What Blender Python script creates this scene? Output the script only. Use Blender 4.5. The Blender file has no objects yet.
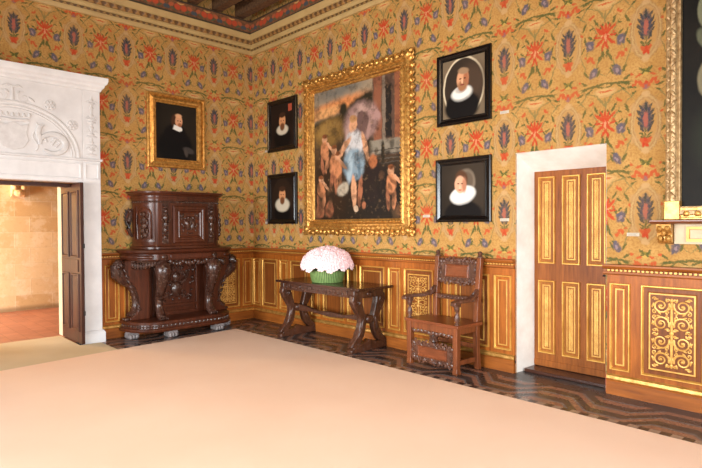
import bpy, bmesh, math, random
from mathutils import Vector, Matrix, Euler
random.seed(7)
C = bpy.context.scene.collection
PI = math.pi

# ------------------------------------------------------------------ helpers
def S(r, g, b):
    f = lambda c: (c / 255 / 12.92) if c / 255 <= .04045 else ((c / 255 + .055) / 1.055) ** 2.4
    return (f(r), f(g), f(b), 1.0)

class MB:
    """collects shapes, then becomes ONE mesh object"""
    def __init__(s):
        s.v = []; s.f = []; s.M = Matrix.Identity(4)
    def add(s, vs, fs):
        b = len(s.v)
        flip = s.M.to_3x3().determinant() < 0
        s.v += [tuple(s.M @ Vector(v)) for v in vs]
        for f in fs:
            f = [b + i for i in f]
            s.f.append(tuple(reversed(f)) if flip else tuple(f))
        return s
    def box(s, x0, x1, y0, y1, z0, z1):
        vs = [(x, y, z) for z in (z0, z1) for y in (y0, y1) for x in (x0, x1)]
        return s.add(vs, [(0, 2, 3, 1), (4, 5, 7, 6), (0, 1, 5, 4), (2, 6, 7, 3), (0, 4, 6, 2), (1, 3, 7, 5)])
    def prism(s, pts, d0, d1, axis='z'):
        """extrude a 2D polygon: axis z -> (a,b,d); x -> (d,a,b); y -> (a,d,b)"""
        m = {'z': lambda a, b, d: (a, b, d), 'x': lambda a, b, d: (d, a, b), 'y': lambda a, b, d: (a, d, b)}[axis]
        n = len(pts)
        vs = [m(a, b, d0) for a, b in pts] + [m(a, b, d1) for a, b in pts]
        fs = [tuple(range(n)), tuple(range(2 * n - 1, n - 1, -1))]
        fs += [(i, i + n, (i + 1) % n + n, (i + 1) % n) for i in range(n)]
        return s.add(vs, fs)
    def loft(s, rings, close=True):
        n = len(rings[0]); vs = [p for r in rings for p in r]; fs = []
        for k in range(len(rings) - 1):
            for i in range(n):
                j = (i + 1) % n
                fs.append((k * n + i, k * n + j, (k + 1) * n + j, (k + 1) * n + i))
        if close:
            fs.append(tuple(range(n - 1, -1, -1))); fs.append(tuple(range((len(rings) - 1) * n, len(rings) * n)))
        return s.add(vs, fs)
    def lathe(s, prof, n=16, cx=0, cy=0, sx=1, sy=1):
        return s.loft([[(cx + sx * r * math.cos(2 * PI * i / n), cy + sy * r * math.sin(2 * PI * i / n), z) for i in range(n)] for r, z in prof])
    def ell(s, c, r, rot=(0, 0, 0), n=8, m=6):
        E = Euler(rot).to_matrix(); c = Vector(c); vs = []; fs = []
        for k in range(1, m):
            a = PI * k / m
            for i in range(n):
                b = 2 * PI * i / n
                vs.append(c + E @ Vector((r[0] * math.sin(a) * math.cos(b), r[1] * math.sin(a) * math.sin(b), -r[2] * math.cos(a))))
        vs.append(c + E @ Vector((0, 0, -r[2]))); vs.append(c + E @ Vector((0, 0, r[2])))
        B = len(vs) - 2
        for k in range(m - 2):
            for i in range(n):
                j = (i + 1) % n
                fs.append((k * n + i, k * n + j, (k + 1) * n + j, (k + 1) * n + i))
        for i in range(n):
            j = (i + 1) % n
            fs.append((B, j, i)); fs.append((B + 1, (m - 2) * n + i, (m - 2) * n + j))
        return s.add(vs, fs)
    def tube(s, pts, rad, n=6, flat=None, up=(0, 0, 1)):
        """sweep along pts; rad a number or a list; flat=(a,b) scales the section across / along `up`"""
        pts = [Vector(p) for p in pts]; rings = []; up = Vector(up)
        for i, p in enumerate(pts):
            t = (pts[min(i + 1, len(pts) - 1)] - pts[max(i - 1, 0)]).normalized()
            a = t.cross(up)
            a = a.normalized() if a.length > 1e-3 else t.orthogonal().normalized()
            b = a.cross(t).normalized()
            r = rad[i] if isinstance(rad, (list, tuple)) else rad
            fa, fb = flat or (1, 1)
            rings.append([p + (a * fa * math.cos(2 * PI * k / n) + b * fb * math.sin(2 * PI * k / n)) * r for k in range(n)])
        return s.loft(rings)
    def bar(s, p0, p1, w, d, up=(0, 0, 1)):
        q = math.sqrt(2)
        p0 = Vector(p0); p1 = Vector(p1); t = (p1 - p0).normalized(); a = t.cross(Vector(up))
        a = a.normalized() if a.length > 1e-3 else Vector((1, 0, 0))
        b = a.cross(t)
        return s.loft([[p + a * w / 2 * i + b * d / 2 * j for i, j in ((-1, -1), (1, -1), (1, 1), (-1, 1))] for p in (p0, p1)])
    def frame(s, w, h, prof):
        """mitred frame around a w x h rectangle in local XY; prof = [(inset, height)] from outside to inside"""
        rings = []
        for t, z in prof:
            a, b = w / 2 - t, h / 2 - t
            rings.append([(-a, -b, z), (a, -b, z), (a, b, z), (-a, b, z)])
        return s.loft(rings, close=False)
    def build(s, name, m, parent=None, smooth=35, bevel=0, loc=None):
        me = bpy.data.meshes.new(name)
        me.from_pydata([tuple(v) for v in s.v], [], s.f)
        bm = bmesh.new(); bm.from_mesh(me); bmesh.ops.recalc_face_normals(bm, faces=bm.faces); bm.to_mesh(me); bm.free()
        if smooth:
            for p in me.polygons: p.use_smooth = True
            me.set_sharp_from_angle(angle=math.radians(smooth))
        me.materials.append(m)
        o = bpy.data.objects.new(name, me); C.objects.link(o)
        if parent: o.parent = parent
        if loc: o.location = loc
        if bevel:
            b = o.modifiers.new('bevel', 'BEVEL'); b.width = bevel; b.segments = 2; b.limit_method = 'ANGLE'; b.angle_limit = math.radians(40)
        return o

def thing(name, label, cat, loc=(0, 0, 0), rot=(0, 0, 0), group=None):
    o = bpy.data.objects.new(name, None); C.objects.link(o); o.empty_display_size = .1
    o.location = loc; o.rotation_euler = rot
    return tag(o, label, cat, group)
def tag(o, label, cat, group=None):
    o['label'] = label; o['category'] = cat
    if group: o['group'] = group
    return o
def struct(o, label=None):
    o['kind'] = 'structure'
    if label: o['label'] = label
    return o

# ------------------------------------------------------------------ materials
class NT:
    def __init__(s, name):
        s.m = bpy.data.materials.new(name); s.m.use_nodes = True
        s.t = s.m.node_tree; s.b = s.t.nodes['Principled BSDF']
    def n(s, typ, ins=None, **props):
        nd = s.t.nodes.new(typ)
        for k, v in props.items(): setattr(nd, k, v)
        for k, v in (ins or {}).items(): s.set(nd.inputs[k], v)
        return nd
    def set(s, sock, v):
        if isinstance(v, bpy.types.NodeSocket): s.t.links.new(v, sock)
        else: sock.default_value = v
    def math(s, op, a, b=0.0, c=0.0):
        return s.n('ShaderNodeMath', {0: a, 1: b, 2: c}, operation=op).outputs[0]
    def mix(s, f, a, b, blend='MIX'):
        return s.n('ShaderNodeMix', {0: f, 6: a, 7: b}, data_type='RGBA', blend_type=blend).outputs[2]
    def noise(s, vec, scale, detail=3, rough=.5):
        return s.n('ShaderNodeTexNoise', {'Vector': vec, 'Scale': scale, 'Detail': detail, 'Roughness': rough}).outputs['Fac']
    def ramp(s, f, stops):
        r = s.n('ShaderNodeValToRGB', {0: f}); e = r.color_ramp.elements
        e[0].position, e[0].color = stops[0]; e[1].position, e[1].color = stops[-1]
        for p, c in stops[1:-1]:
            q = e.new(p); q.color = c
        return r.outputs[0]
    def pos(s): return s.n('ShaderNodeNewGeometry').outputs['Position']
    def obj(s): return s.n('ShaderNodeTexCoord').outputs['Object']
    def bump(s, h, strength=.3, dist=.01):
        b = s.n('ShaderNodeBump', {'Height': h, 'Strength': strength, 'Distance': dist})
        s.set(s.b.inputs['Normal'], b.outputs[0])
    def maprange(s, v, a, b, c=0., d=1., interp='SMOOTHSTEP'):
        return s.n('ShaderNodeMapRange', {'Value': v, 1: a, 2: b, 3: c, 4: d}, interpolation_type=interp).outputs[0]
    def fin(s, col=None, rough=.5, metal=0, spec=None, coat=0):
        if col is not None: s.set(s.b.inputs['Base Color'], col)
        s.set(s.b.inputs['Roughness'], rough); s.set(s.b.inputs['Metallic'], metal)
        if spec is not None: s.set(s.b.inputs['Specular IOR Level'], spec)
        if coat: s.set(s.b.inputs['Coat Weight'], coat)
        return s.m

class Paint:
    """layers soft ellipses and boxes of colour over a base, in the plane of vec"""
    def __init__(s, T, vec, base): s.T = T; s.vec = vec; s.c = base; s.k = 0
    def tick(s):
        s.k += 1          # chain the layers so the shader keeps few values alive at once
        if s.k % 20 == 0:
            s.vec = s.T.n('ShaderNodeVectorMath', {0: s.c, 1: (1e-6, 1e-6, 0), 2: s.vec}, operation='MULTIPLY_ADD').outputs[0]
    def _mask(s, d, soft, alpha):
        return s.T.maprange(d, 1 + soft, 1 - soft, 0., alpha)
    def ell(s, x, y, rx, ry, rot, col, soft=.15, alpha=1.):
        s.tick()
        m = s.T.n('ShaderNodeMapping', {'Vector': s.vec, 'Location': (x, y, 0), 'Rotation': (0, 0, rot), 'Scale': (rx, ry, 1)}, vector_type='TEXTURE')
        l = s.T.n('ShaderNodeVectorMath', {0: m.outputs[0]}, operation='LENGTH')
        s.c = s.T.mix(s._mask(l.outputs['Value'], soft, alpha), s.c, col); return s
    def box(s, x, y, rx, ry, rot, col, soft=.06, alpha=1.):
        s.tick()
        m = s.T.n('ShaderNodeMapping', {'Vector': s.vec, 'Location': (x, y, 0), 'Rotation': (0, 0, rot), 'Scale': (rx, ry, 1)}, vector_type='TEXTURE')
        a = s.T.n('ShaderNodeVectorMath', {0: m.outputs[0]}, operation='ABSOLUTE')
        q = s.T.n('ShaderNodeSeparateXYZ', {0: a.outputs[0]})
        d = s.T.math('MAXIMUM', q.outputs[0], q.outputs[1])
        s.c = s.T.mix(s._mask(d, soft, alpha), s.c, col); return s

def wood(name, dark, light, scale=6., stretch=(1, 1, .08), rough=.4, bump=.15, dust_glint=None, coat=0, spec=.5):
    T = NT(name)
    mp = T.n('ShaderNodeMapping', {'Vector': T.pos(), 'Scale': stretch})
    a = T.noise(mp.outputs[0], scale * 4, 6, .65); b = T.noise(T.pos(), 1.7, 2)
    f = T.math('ADD', T.math('MULTIPLY', a, .75), T.math('MULTIPLY', b, .3))
    col = T.ramp(f, [(.30, dark), (.70, light)])
    if dust_glint:   # random pale dust, also greyish highlights painted into the carved wood's colour
        g = T.noise(T.pos(), 26, 4, .7)
        col = T.mix(T.maprange(g, .52, .74, 0, .55), col, dust_glint)
    T.bump(a, bump, .004)
    return T.fin(col, rough, spec=spec, coat=coat)

def plain(name, c1, c2, scale=8, rough=.6, metal=0, bump=0, spec=None, detail=4):
    T = NT(name); f = T.noise(T.pos(), scale, detail, .6)
    if bump: T.bump(f, bump, .01)
    return T.fin(T.ramp(f, [(.3, c1), (.7, c2)]), rough, metal, spec)

M = {}
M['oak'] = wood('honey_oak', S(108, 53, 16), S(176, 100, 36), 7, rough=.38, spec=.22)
M['oak_dark'] = wood('dark_oak', S(80, 40, 14), S(138, 76, 30), 7, rough=.38, spec=.22)  # darker brown oak of the wide panel fields
M['oak_h'] = wood('honey_oak_rail', S(104, 52, 18), S(168, 96, 38), 7, (.08, .08, 1), rough=.36, spec=.25)
M['door_oak'] = wood('door_oak', S(98, 50, 18), S(156, 90, 38), 8, rough=.36, spec=.2)
M['door_field'] = wood('door_panel_field', S(112, 62, 20), S(166, 104, 44), 8, rough=.4, spec=.2)
M['walnut'] = wood('walnut_carved', S(22, 12, 9), S(78, 46, 34), 8, rough=.26, bump=.5, dust_glint=S(142, 120, 110))
M['walnut_plain'] = wood('walnut', S(34, 15, 9), S(92, 46, 27), 8, rough=.28, spec=.4, bump=.2)
M['walnut_flat'] = wood('walnut_top', S(50, 24, 15), S(100, 54, 34), 8, (1, .08, 1), rough=.28, bump=.1)
M['table_wood'] = wood('table_walnut', S(34, 19, 13), S(90, 52, 33), 8, rough=.32, bump=.4, dust_glint=S(120, 96, 88))
M['table_top'] = wood('table_top_walnut', S(36, 20, 14), S(76, 44, 32), 8, (.08, 1, 1), rough=.22, bump=.06)
M['chair_wood'] = wood('chair_oak', S(72, 35, 18), S(140, 76, 40), 8, rough=.34, bump=.25)
M['chair_carved'] = wood('chair_carving', S(42, 24, 17), S(104, 64, 46), 8, rough=.35, bump=.5, dust_glint=S(140, 108, 96))
M['chair_panel'] = wood('chair_panel', S(78, 38, 20), S(136, 72, 40), 8, (.08, 1, 1), rough=.3)
M['leaf_wood'] = wood('brown_door_wood', S(36, 16, 10), S(78, 42, 27), 8, rough=.4, spec=.2, bump=.1)
M['gilt'] = plain('gilding', S(160, 108, 44), S(208, 158, 84), 18, .32, .55, .2)
M['gilt_pale'] = plain('gilt_moulding', S(190, 134, 56), S(230, 178, 90), 6, .36, .5)
M['gilt_frame'] = plain('carved_gilding', S(150, 98, 40), S(226, 172, 90), 22, .32, .65, .5)
M['gilt_grey'] = plain('worn_gilding', S(136, 100, 58), S(200, 168, 120), 30, .4, .3, .6)
M['inlay'] = plain('gold_inlay', S(184, 130, 56), S(218, 168, 84), 12, .4, .3)
M['marble'] = plain('white_marble', S(206, 204, 204), S(226, 225, 225), 3, .5, bump=.08)
M['relief'] = plain('carved_white_marble', S(200, 197, 196), S(217, 215, 214), 14, .6, bump=.12)
M['plaster'] = plain('white_plaster', S(222, 214, 204), S(240, 235, 228), 5, .65, bump=.12)
M['black'] = plain('ebonised_wood', S(9, 7, 6), S(20, 16, 14), 9, .22)
M['iron'] = plain('dark_iron', S(28, 24, 22), S(52, 46, 42), 20, .5, .6)
M['foot'] = plain('worn_grey_wood', S(96, 86, 84), S(150, 140, 138), 20, .6, bump=.6)

# wallpaper ----------------------------------------------------------------
def wallpaper(name, axis, u0):
    T = NT(name)
    P = T.pos()
    def wobble(vec, scale, amp):
        nz = T.n('ShaderNodeTexNoise', {'Vector': P, 'Scale': scale, 'Detail': 2.})
        off = T.n('ShaderNodeVectorMath', {0: nz.outputs['Color'], 1: (.5, .5, .5)}, operation='SUBTRACT')
        w = T.n('ShaderNodeVectorMath', {0: off.outputs[0], 'Scale': amp}, operation='SCALE')
        return T.n('ShaderNodeVectorMath', {0: vec, 1: w.outputs[0]}, operation='ADD').outputs[0]
    PW = wobble(wobble(P, 15., .030), 62., .030)
    q = T.n('ShaderNodeSeparateXYZ', {0: PW})
    u = T.math('PINGPONG', T.math('SUBTRACT', q.outputs[axis], u0 - 6.9), .345)
    v = T.math('WRAP', T.math('SUBTRACT', q.outputs[2], 3.238), .4, -.4)
    vec = T.n('ShaderNodeCombineXYZ', {0: u, 1: v}).outputs[0]
    n1 = T.noise(P, 5, 4, .6); n2 = T.noise(P, 48, 3, .65)
    base = T.ramp(n1, [(.3, S(172, 128, 68)), (.7, S(190, 148, 86))])
    base = T.mix(T.maprange(n2, .42, .66, 0, .6), base, S(148, 104, 56))
    p = Paint(T, vec, base)
    pale, green, dkg = S(200, 168, 112), S(80, 84, 44), S(50, 58, 56)
    red, red2, blue, pink, olive = S(180, 58, 34), S(182, 80, 44), S(86, 80, 88), S(162, 90, 76), S(122, 112, 46)
    E = lambda x, y, rx, ry, r, c, so=.3, al=.92: p.ell(x, y, rx * 1.12, ry * 1.06, r, c, so, al)
    # medallion: two thin pale lines with pointed ends
    for rx, ry, c, al in ((.130, .252, S(134, 108, 78), .6), (.120, .24, pale, .65), (.108, .226, S(150, 112, 70), .95), (.100, .212, pale, .4), (.090, .20, S(178, 134, 78), .9)):
        p.ell(0, 0, rx, ry, 0, c, .06, al)
    for s_ in (1, -1): E(0, s_ * .245, .030, .028, 0, S(186, 150, 102)); E(.1, s_ * .14, .03, .03, 0, S(178, 140, 94), .4, .6)
    for a in ((.034, .125, .009, .036, -.5), (.046, .08, .011, .038, -.6), (.050, .03, .011, .038, -.6), (.044, -.02, .011, .034, -.6), (.03, -.06, .010, .03, -.5)): E(*a, dkg)
    E(0, .05, .042, .112, 0, S(62, 62, 74)); E(0, .03, .017, .072, 0, pink); E(0, .135, .010, .045, 0, dkg)
    E(0, -.1, .005, .05, 0, green); E(.03, -.105, .024, .008, .6, green); E(.02, -.13, .02, .007, .4, green)
    E(0, -.165, .026, .030, 0, red); E(.030, -.152, .014, .022, -.5, red2); E(.014, -.195, .012, .018, .3, red)
    # trailing vines
    for a in ((.165, .30, .005, .10, -.7), (.15, -.20, .005, .085, .35), (.275, -.21, .005, .09, -.35), (.255, .10, .005, .08, .5), (.345, .19, .008, .075, 0), (.30, .26, .009, .085, .55), (.13, .235, .005, .06, .8), (.185, -.09, .005, .06, -.4), (.30, -.30, .005, .06, .9), (.22, .31, .005, .07, 1.2)): E(*a, S(112, 108, 66), .4, .75)
    E(.245, .39, .115, .011, .12, green); E(.245, -.41, .115, .011, .12, green); E(.30, .375, .05, .007, -.35, green); E(.20, .345, .04, .007, .7, green)
    for a in ((.165, .372, .034, .012, .5), (.155, -.375, .03, .011, -.5), (.305, -.155, .011, .050, -.45), (.325, -.115, .011, .05, .15), (.165, .02, .009, .040, .3), (.25, .03, .009, .032, -.6), (.175, -.29, .010, .038, .5), (.285, -.29, .010, .036, -.4), (.155, .15, .011, .040, -.4), (.265, .17, .010, .038, .5), (.115, .32, .034, .009, .3), (.21, .045, .008, .026, .9), (.27, -.25, .022, .008, .3), (.14, -.06, .008, .03, -.6), (.22, .13, .02, .008, .4), (.31, .13, .009, .03, -.5), (.1, .27, .02, .008, -.5)): E(*a, green)
    # cartouche on the half axis
    E(.345, .325, .085, .033, 0, S(196, 160, 104)); E(.345, .33, .058, .007, 0, red2, .5); E(.345, .285, .05, .012, 0, S(184, 144, 92))
    # lily
    for a in ((.345, .05, .014, .100, 0), (.300, .085, .013, .062, .80), (.300, -.010, .013, .056, -.80), (.282, .035, .009, .036, 1.5), (.322, .035, .016, .014, 0), (.322, .10, .009, .05, .35), (.33, -.055, .009, .04, -.3)): E(*a, red)
    E(.345, .02, .009, .035, 0, S(200, 140, 100)); E(.316, .04, .012, .006, .5, S(206, 150, 106))
    # blue blossoms with paler hearts
    for (x, y, r) in ((.205, -.025, .5), (.238, -.295, -.55)):
        E(x, y, .030, .050, r, blue); E(x + .012, y + .02, .018, .03, r + .5, S(88, 84, 96)); E(x, y - .006, .010, .024, r, S(142, 120, 124)); E(x - .02, y - .03, .012, .018, r, blue)
    for a in ((.205, -.150, .028, .014, .3), (.225, -.165, .012, .020, .2), (.19, -.168, .012, .016, 0), (.24, -.19, .014, .014, 0), (.06, .365, .030, .012, .5), (.048, .345, .012, .02, 0), (.095, .335, .018, .014, 0), (.08, .36, .01, .018, 0), (.055, -.385, .026, .011, -.3), (.115, -.36, .013, .013, 0), (.215, .225, .018, .012, .4), (.235, .24, .010, .016, 0), (.13, .08, .012, .012, 0), (.165, -.13, .012, .012, 0), (.27, .06, .01, .014, 0)): E(*a, red2)
    E(0, .315, .024, .028, 0, S(136, 88, 90)); E(0, .345, .016, .016, 0, red); E(.025, .325, .012, .02, -.6, red2)
    E(0, -.35, .034, .016, 0, olive); E(0, -.375, .024, .014, 0, S(184, 152, 78)); E(.03, -.335, .026, .010, .7, green); E(.02, -.365, .02, .008, -.5, green)
    # woven ground shows through the print
    col = T.mix(T.maprange(n2, .46, .7, 0, .28), p.c, S(164, 118, 62))
    col = T.mix(T.maprange(T.noise(P, 1.2, 3), .4, .75, 0, .15), col, S(176, 136, 80))
    T.bump(n2, .08, .003)
    return T.fin(col, .75, spec=.12)
M['paper_right'] = wallpaper('flowered_wallpaper_right', 0, 5.42)
M['paper_left'] = wallpaper('flowered_wallpaper_left', 1, -.724)

# ------------------------------------------------------------------ setting: floor, walls, ceiling
def floor_mat():
    T = NT('marquetry_parquet')
    P = T.pos(); q = T.n('ShaderNodeSeparateXYZ', {0: P})
    x, y = q.outputs[0], q.outputs[1]
    dl, dr = x, T.math('MULTIPLY', y, -1.)
    side = T.math('LESS_THAN', dr, dl)                       # nearer the right wall?
    along = T.math('ADD', T.math('MULTIPLY', side, x), T.math('MULTIPLY', T.math('SUBTRACT', 1., side), T.math('MULTIPLY', y, -1.)))
    dist = T.math('MINIMUM', dl, dr)
    tri = T.math('PINGPONG', along, .50)
    zig = T.math('MULTIPLY', T.math('MINIMUM', T.math('MAXIMUM', tri, .14), .36), 1.2)
    s = T.math('ADD', dist, zig)
    k = T.math('FRACT', T.math('DIVIDE', s, .21))
    woodn = T.noise(P, 34, 4, .6)
    brown = T.ramp(woodn, [(.3, S(112, 76, 60)), (.7, S(156, 112, 92))])
    dark = T.ramp(woodn, [(.3, S(34, 29, 29)), (.7, S(66, 59, 58))])
    grey = T.ramp(woodn, [(.3, S(78, 72, 72)), (.7, S(120, 116, 116))])
    c = T.mix(T.math('GREATER_THAN', k, .36), brown, dark)
    c = T.mix(T.math('GREATER_THAN', k, .84), c, grey)
    plainband = T.math('LESS_THAN', dist, .20)
    c = T.mix(plainband, c, dark)
    # dentil strip beside the carpet
    d1 = T.math('COMPARE', dist, .745, .045)
    d2 = T.math('GREATER_THAN', T.math('FRACT', T.math('DIVIDE', along, .15)), .5)
    c = T.mix(d1, c, T.mix(d2, dark, S(150, 128, 112)))
    wear = T.noise(P, 3.2, 4, .65)
    c = T.mix(T.maprange(wear, .48, .75, 0, .35), c, S(104, 96, 95))
    T.bump(woodn, .1, .003)
    return T.fin(c, T.maprange(wear, .3, .7, .18, .38), spec=.5)
M['floor'] = floor_mat()
struct(MB().box(-.02, 10.5, -10, .44, -.12, 0).build('floor', M['floor'], smooth=0), 'dark marquetry parquet with zigzag bands')

# right wall: wallpaper plane with the splayed door recess
WT = 5.2
wr = MB()
wr.box(-.3, 4.87, 0, .45, 0, WT).box(5.775, 10.5, 0, .45, 0, WT).box(4.87, 5.775, 0, .45, 2.285, WT)
struct(wr.build('wall_right', M['paper_right'], smooth=0), 'right wall hung with flowered gold wallpaper')
wl = MB()
wl.box(-.8, 0, -2.76, 0, 0, WT).box(-.8, 0, -10, -4.34, 0, WT).box(-.8, 0, -4.34, -2.76, 2.13, WT)
struct(wl.build('wall_left', M['paper_left'], smooth=0), 'left wall hung with flowered gold wallpaper')

# door recess lining (white plaster embrasure)
emb = MB()
o_ = [(4.868, -.004, 0), (4.868, -.004, 2.288), (5.778, -.004, 2.288), (5.778, -.004, 0)]
i_ = [(4.915, .30, 0), (4.915, .30, 2.11), (5.72, .30, 2.11), (5.72, .30, 0)]
b_ = [(4.80, .30, 0), (4.80, .30, 2.40), (5.85, .30, 2.40), (5.85, .30, 0)]
for a in range(3):
    emb.add([o_[a], o_[a + 1], i_[a + 1], i_[a], b_[a], b_[a + 1]], [(0, 1, 2, 3), (3, 2, 5, 4), (0, 4, 5, 1), (0, 3, 4), (1, 5, 2)])
struct(emb.build('trim_1', M['plaster'], smooth=0), 'white plaster splayed surround of the panelled door')
st = MB(); st.box(4.905, 5.735, .10, .335, 0, .035)
struct(st.build('trim_2', M['table_top'], smooth=0, bevel=.006), 'dark wooden sill under the panelled door')

# cornice: stacked mouldings on both walls, mitred in the corner
def orn(name, c1, c2, ax, freq):
    T = NT(name); P = T.pos(); q = T.n('ShaderNodeSeparateXYZ', {0: P})
    w = T.math('SINE', T.math('MULTIPLY', q.outputs[ax], freq)); w2 = T.math('SINE', T.math('MULTIPLY', q.outputs[2], 120.))
    f = T.maprange(T.math('ADD', w, T.math('MULTIPLY', w2, .5)), -.6, .6)
    T.bump(f, .6, .01)
    return T.fin(T.mix(f, c1, c2), .5)
M['cream'] = plain('cream_paint', S(172, 142, 90), S(188, 160, 106), 3, .6)
def frieze_mat(name, ax):
    T = NT(name); P = T.pos(); q = T.n('ShaderNodeSeparateXYZ', {0: P})
    vec = T.n('ShaderNodeCombineXYZ', {0: T.math('PINGPONG', q.outputs[ax], .22), 1: T.math('SUBTRACT', q.outputs[2], 4.83)}).outputs[0]
    p = Paint(T, vec, T.ramp(T.noise(P, 20), [(.3, S(92, 60, 40)), (.7, S(140, 92, 58))]))
    p.ell(.05, 0, .05, .045, .4, S(190, 76, 44), .3).ell(.15, .015, .045, .03, -.5, S(176, 92, 56), .3).ell(.11, -.04, .05, .012, .5, S(86, 90, 62), .3).ell(.2, -.03, .03, .03, 0, S(70, 78, 84), .3).ell(.0, .05, .06, .012, .2, S(200, 150, 90), .3)
    p.box(0, .095, 2, .012, 0, S(60, 50, 36)).box(0, -.095, 2, .010, 0, S(70, 66, 46))
    return T.fin(p.c, .6)
def run(ax, L, prof):
    """moulding profile [(out, z)] swept along a wall, mitred at the corner"""
    mb = MB(); n = len(prof)
    if ax == 0: r0 = [(o, -o, z) for o, z in prof]; r1 = [(L, -o, z) for o, z in prof]
    else: r0 = [(o, -o, z) for o, z in prof]; r1 = [(o, -L, z) for o, z in prof]
    mb.loft([r0, r1]); return mb
tn = 3
for ax, side in ((0, 'right'), (1, 'left')):
    co = MB()
    L = 10.
    e = run(ax, L, [(0, 4.40), (.03, 4.402), (.042, 4.43), (.042, 4.462), (.03, 4.466), (.03, 4.495), (.048, 4.50), (.065, 4.53), (.065, 4.556), (.058, 4.56), (.075, 4.615), (.095, 4.62), (.12, 4.66), (.13, 4.70), (.0, 4.71)])
    root = struct(e.build('trim_%d' % tn, M['cream'], smooth=25), 'cream stepped cornice along the %s wall' % side); tn += 1
    run(ax, L, [(.02, 4.466), (.040, 4.468), (.046, 4.48), (.046, 4.492), (.02, 4.496)]).build('bead_band', orn('bead_band_' + side, S(92, 66, 32), S(146, 112, 60), ax, 75), root)
    run(ax, L, [(.04, 4.560), (.068, 4.562), (.085, 4.585), (.088, 4.614), (.04, 4.616)]).build('egg_band', orn('egg_band_' + side, S(96, 66, 32), S(150, 110, 58), ax, 60), root)
    run(ax, L, [(0, 4.712), (.085, 4.712), (.085, 4.94), (0, 4.95)]).build('painted_frieze', frieze_mat('painted_frieze_' + side, ax), root, smooth=0)
cb = plain('ceiling_board', S(26, 18, 16), S(50, 34, 28), 12, .7)
cl = struct(MB().box(-.3, 10.5, -10, .3, 5.16, 5.3).build('ceiling', cb, smooth=0), 'dark boarded ceiling with painted beams')
bmm = plain('painted_beam', S(66, 46, 30), S(120, 86, 56), 24, .7, detail=6)
for k in range(22):
    y = -.26 - k * .42
    b = MB(); b.box(.0, 10.4, y - .07, y + .07, 4.965, 5.16); b.build('beam', bmm, cl, smooth=0)
    for s_ in (-.1, .1):
        pass

# ------------------------------------------------------------------ wainscot
def scroll(mb, cx, cy, r, turns, a0, d, wid, hz=.003, n=22):
    pts = []
    for i in range(n + 1):
        t = i / n; a = a0 + d * turns * 2 * PI * t; rr = r * (1 - .86 * t)
        pts.append((cx + rr * math.cos(a), cy + rr * math.sin(a), hz))
    mb.tube(pts, [wid * (1 - .35 * i / n) for i in range(n + 1)], 5, (1, .45), (0, 0, 1)); return pts[0]
def arabesque(w, h, wid=.008, hz=.002):
    """gold scrollwork, mirrored about both axes, in local XY"""
    mb = MB(); r = w / 4 * .86; n = max(1, round(h / 2 / (2.0 * r))); st = h / 2 / n
    for sx in (-1, 1):
        for sy in (-1, 1):
            mb.M = Matrix.Diagonal((sx, sy, 1, 1))
            for k in range(n):
                cy = st * (k + .5); d = 1 if k % 2 == 0 else -1
                rr = min(r, st * .45)
                scroll(mb, w * .27, cy, rr, 1.7, PI + .3 * d, -d, wid, hz)
                for (fx, fy, fr, a0, dd_) in ((.43, .36, .30, -PI / 2 * d, d), (.10, .36, .26, PI / 2 * d, -d), (.43, -.36, .26, 0, -d), (.09, -.30, .22, PI, d)):
                    if fr * rr > .008: scroll(mb, w * fx, cy + d * st * fy, rr * fr, 1.1, a0, dd_, wid * .75, hz, 10)
                for q in range(5):
                    a = q * 1.3 + k; mb.ell((w * .27 + rr * .98 * math.cos(a), cy + rr * .98 * math.sin(a), hz), (wid * 1.1, wid * 2.3, .003), (0, 0, a + .6), 6, 4)
                mb.ell((w * .27, cy, hz), (wid * 1.6, wid * 1.6, .004), n=6, m=4)
                mb.ell((w * .04, cy, hz), (wid * 1.3, st * .2, .003), (0, 0, .25 * d), 6, 4)
                mb.ell((w * .47, cy, hz), (wid, st * .16, .003), (0, 0, -.2 * d), 6, 4)
            mb.tube([(0, 0, hz), (.004, h * .2, hz), (.002, h * .48, hz)], [wid, wid * .8, wid * .6], 5, (1, .45))
    mb.M = Matrix.Identity(4)
    mb.ell((0, 0, hz), (w * .06, w * .08, .005), n=8, m=4); mb.ell((0, h * .45, hz), (w * .05, w * .06, .004), n=8, m=4); mb.ell((0, -h * .45, hz), (w * .05, w * .06, .004), n=8, m=4)
    return mb
RW_ROT = (PI / 2, 0, 0); LW_ROT = (PI / 2, 0, PI / 2)
def place(o, wall, a, z, out):
    """local XY plane onto a wall: a along it, z up, out from it"""
    if wall == 'R': o.location = (a, -out, z); o.rotation_euler = RW_ROT
    else: o.location = (out, a, z); o.rotation_euler = LW_ROT
def panel(parent, wall, a0, a1, z0, z1, out, inlay=None, wm='oak', pw=None, gm='gilt_pale', shallow=False):
    w, h = a1 - a0, z1 - z0
    p = MB(); b = .045 if w > .3 else .03
    p.box(-w / 2 + .012, w / 2 - .012, -h / 2 + .012, h / 2 - .012, 0, .004)
    p.frame(w - 2 * b - .01, h - 2 * b - .01, [(0, .003), (.022, .011), (.024, .011)])
    bx = w / 2 - b - .028; by = h / 2 - b - .028
    p.box(-bx, bx, -by, by, .002, .011)
    po = p.build('panel', M[pw or wm], parent, smooth=0); place(po, wall, (a0 + a1) / 2, (z0 + z1) / 2, out)
    g = MB(); g.frame(w, h, [(0, 0), (0, .008), (.004, .022), (.012, .022), (.022, .006), (.022, 0)])
    g.build('gilt_moulding', M[gm], po, smooth=25)
    g = MB(); g.frame(2 * bx + .012, 2 * by + .012, [(-.006, .008), (-.004, .0125), (.008, .0125), (.010, .008)])
    g.build('gilt_fillet', M['inlay'], po, smooth=0)
    if inlay:
        ar = arabesque(2 * bx - .03, 2 * by - .03, inlay); o = ar.build('gold_inlay', M['inlay'], po, loc=(0, 0, .0105))
    return po
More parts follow.
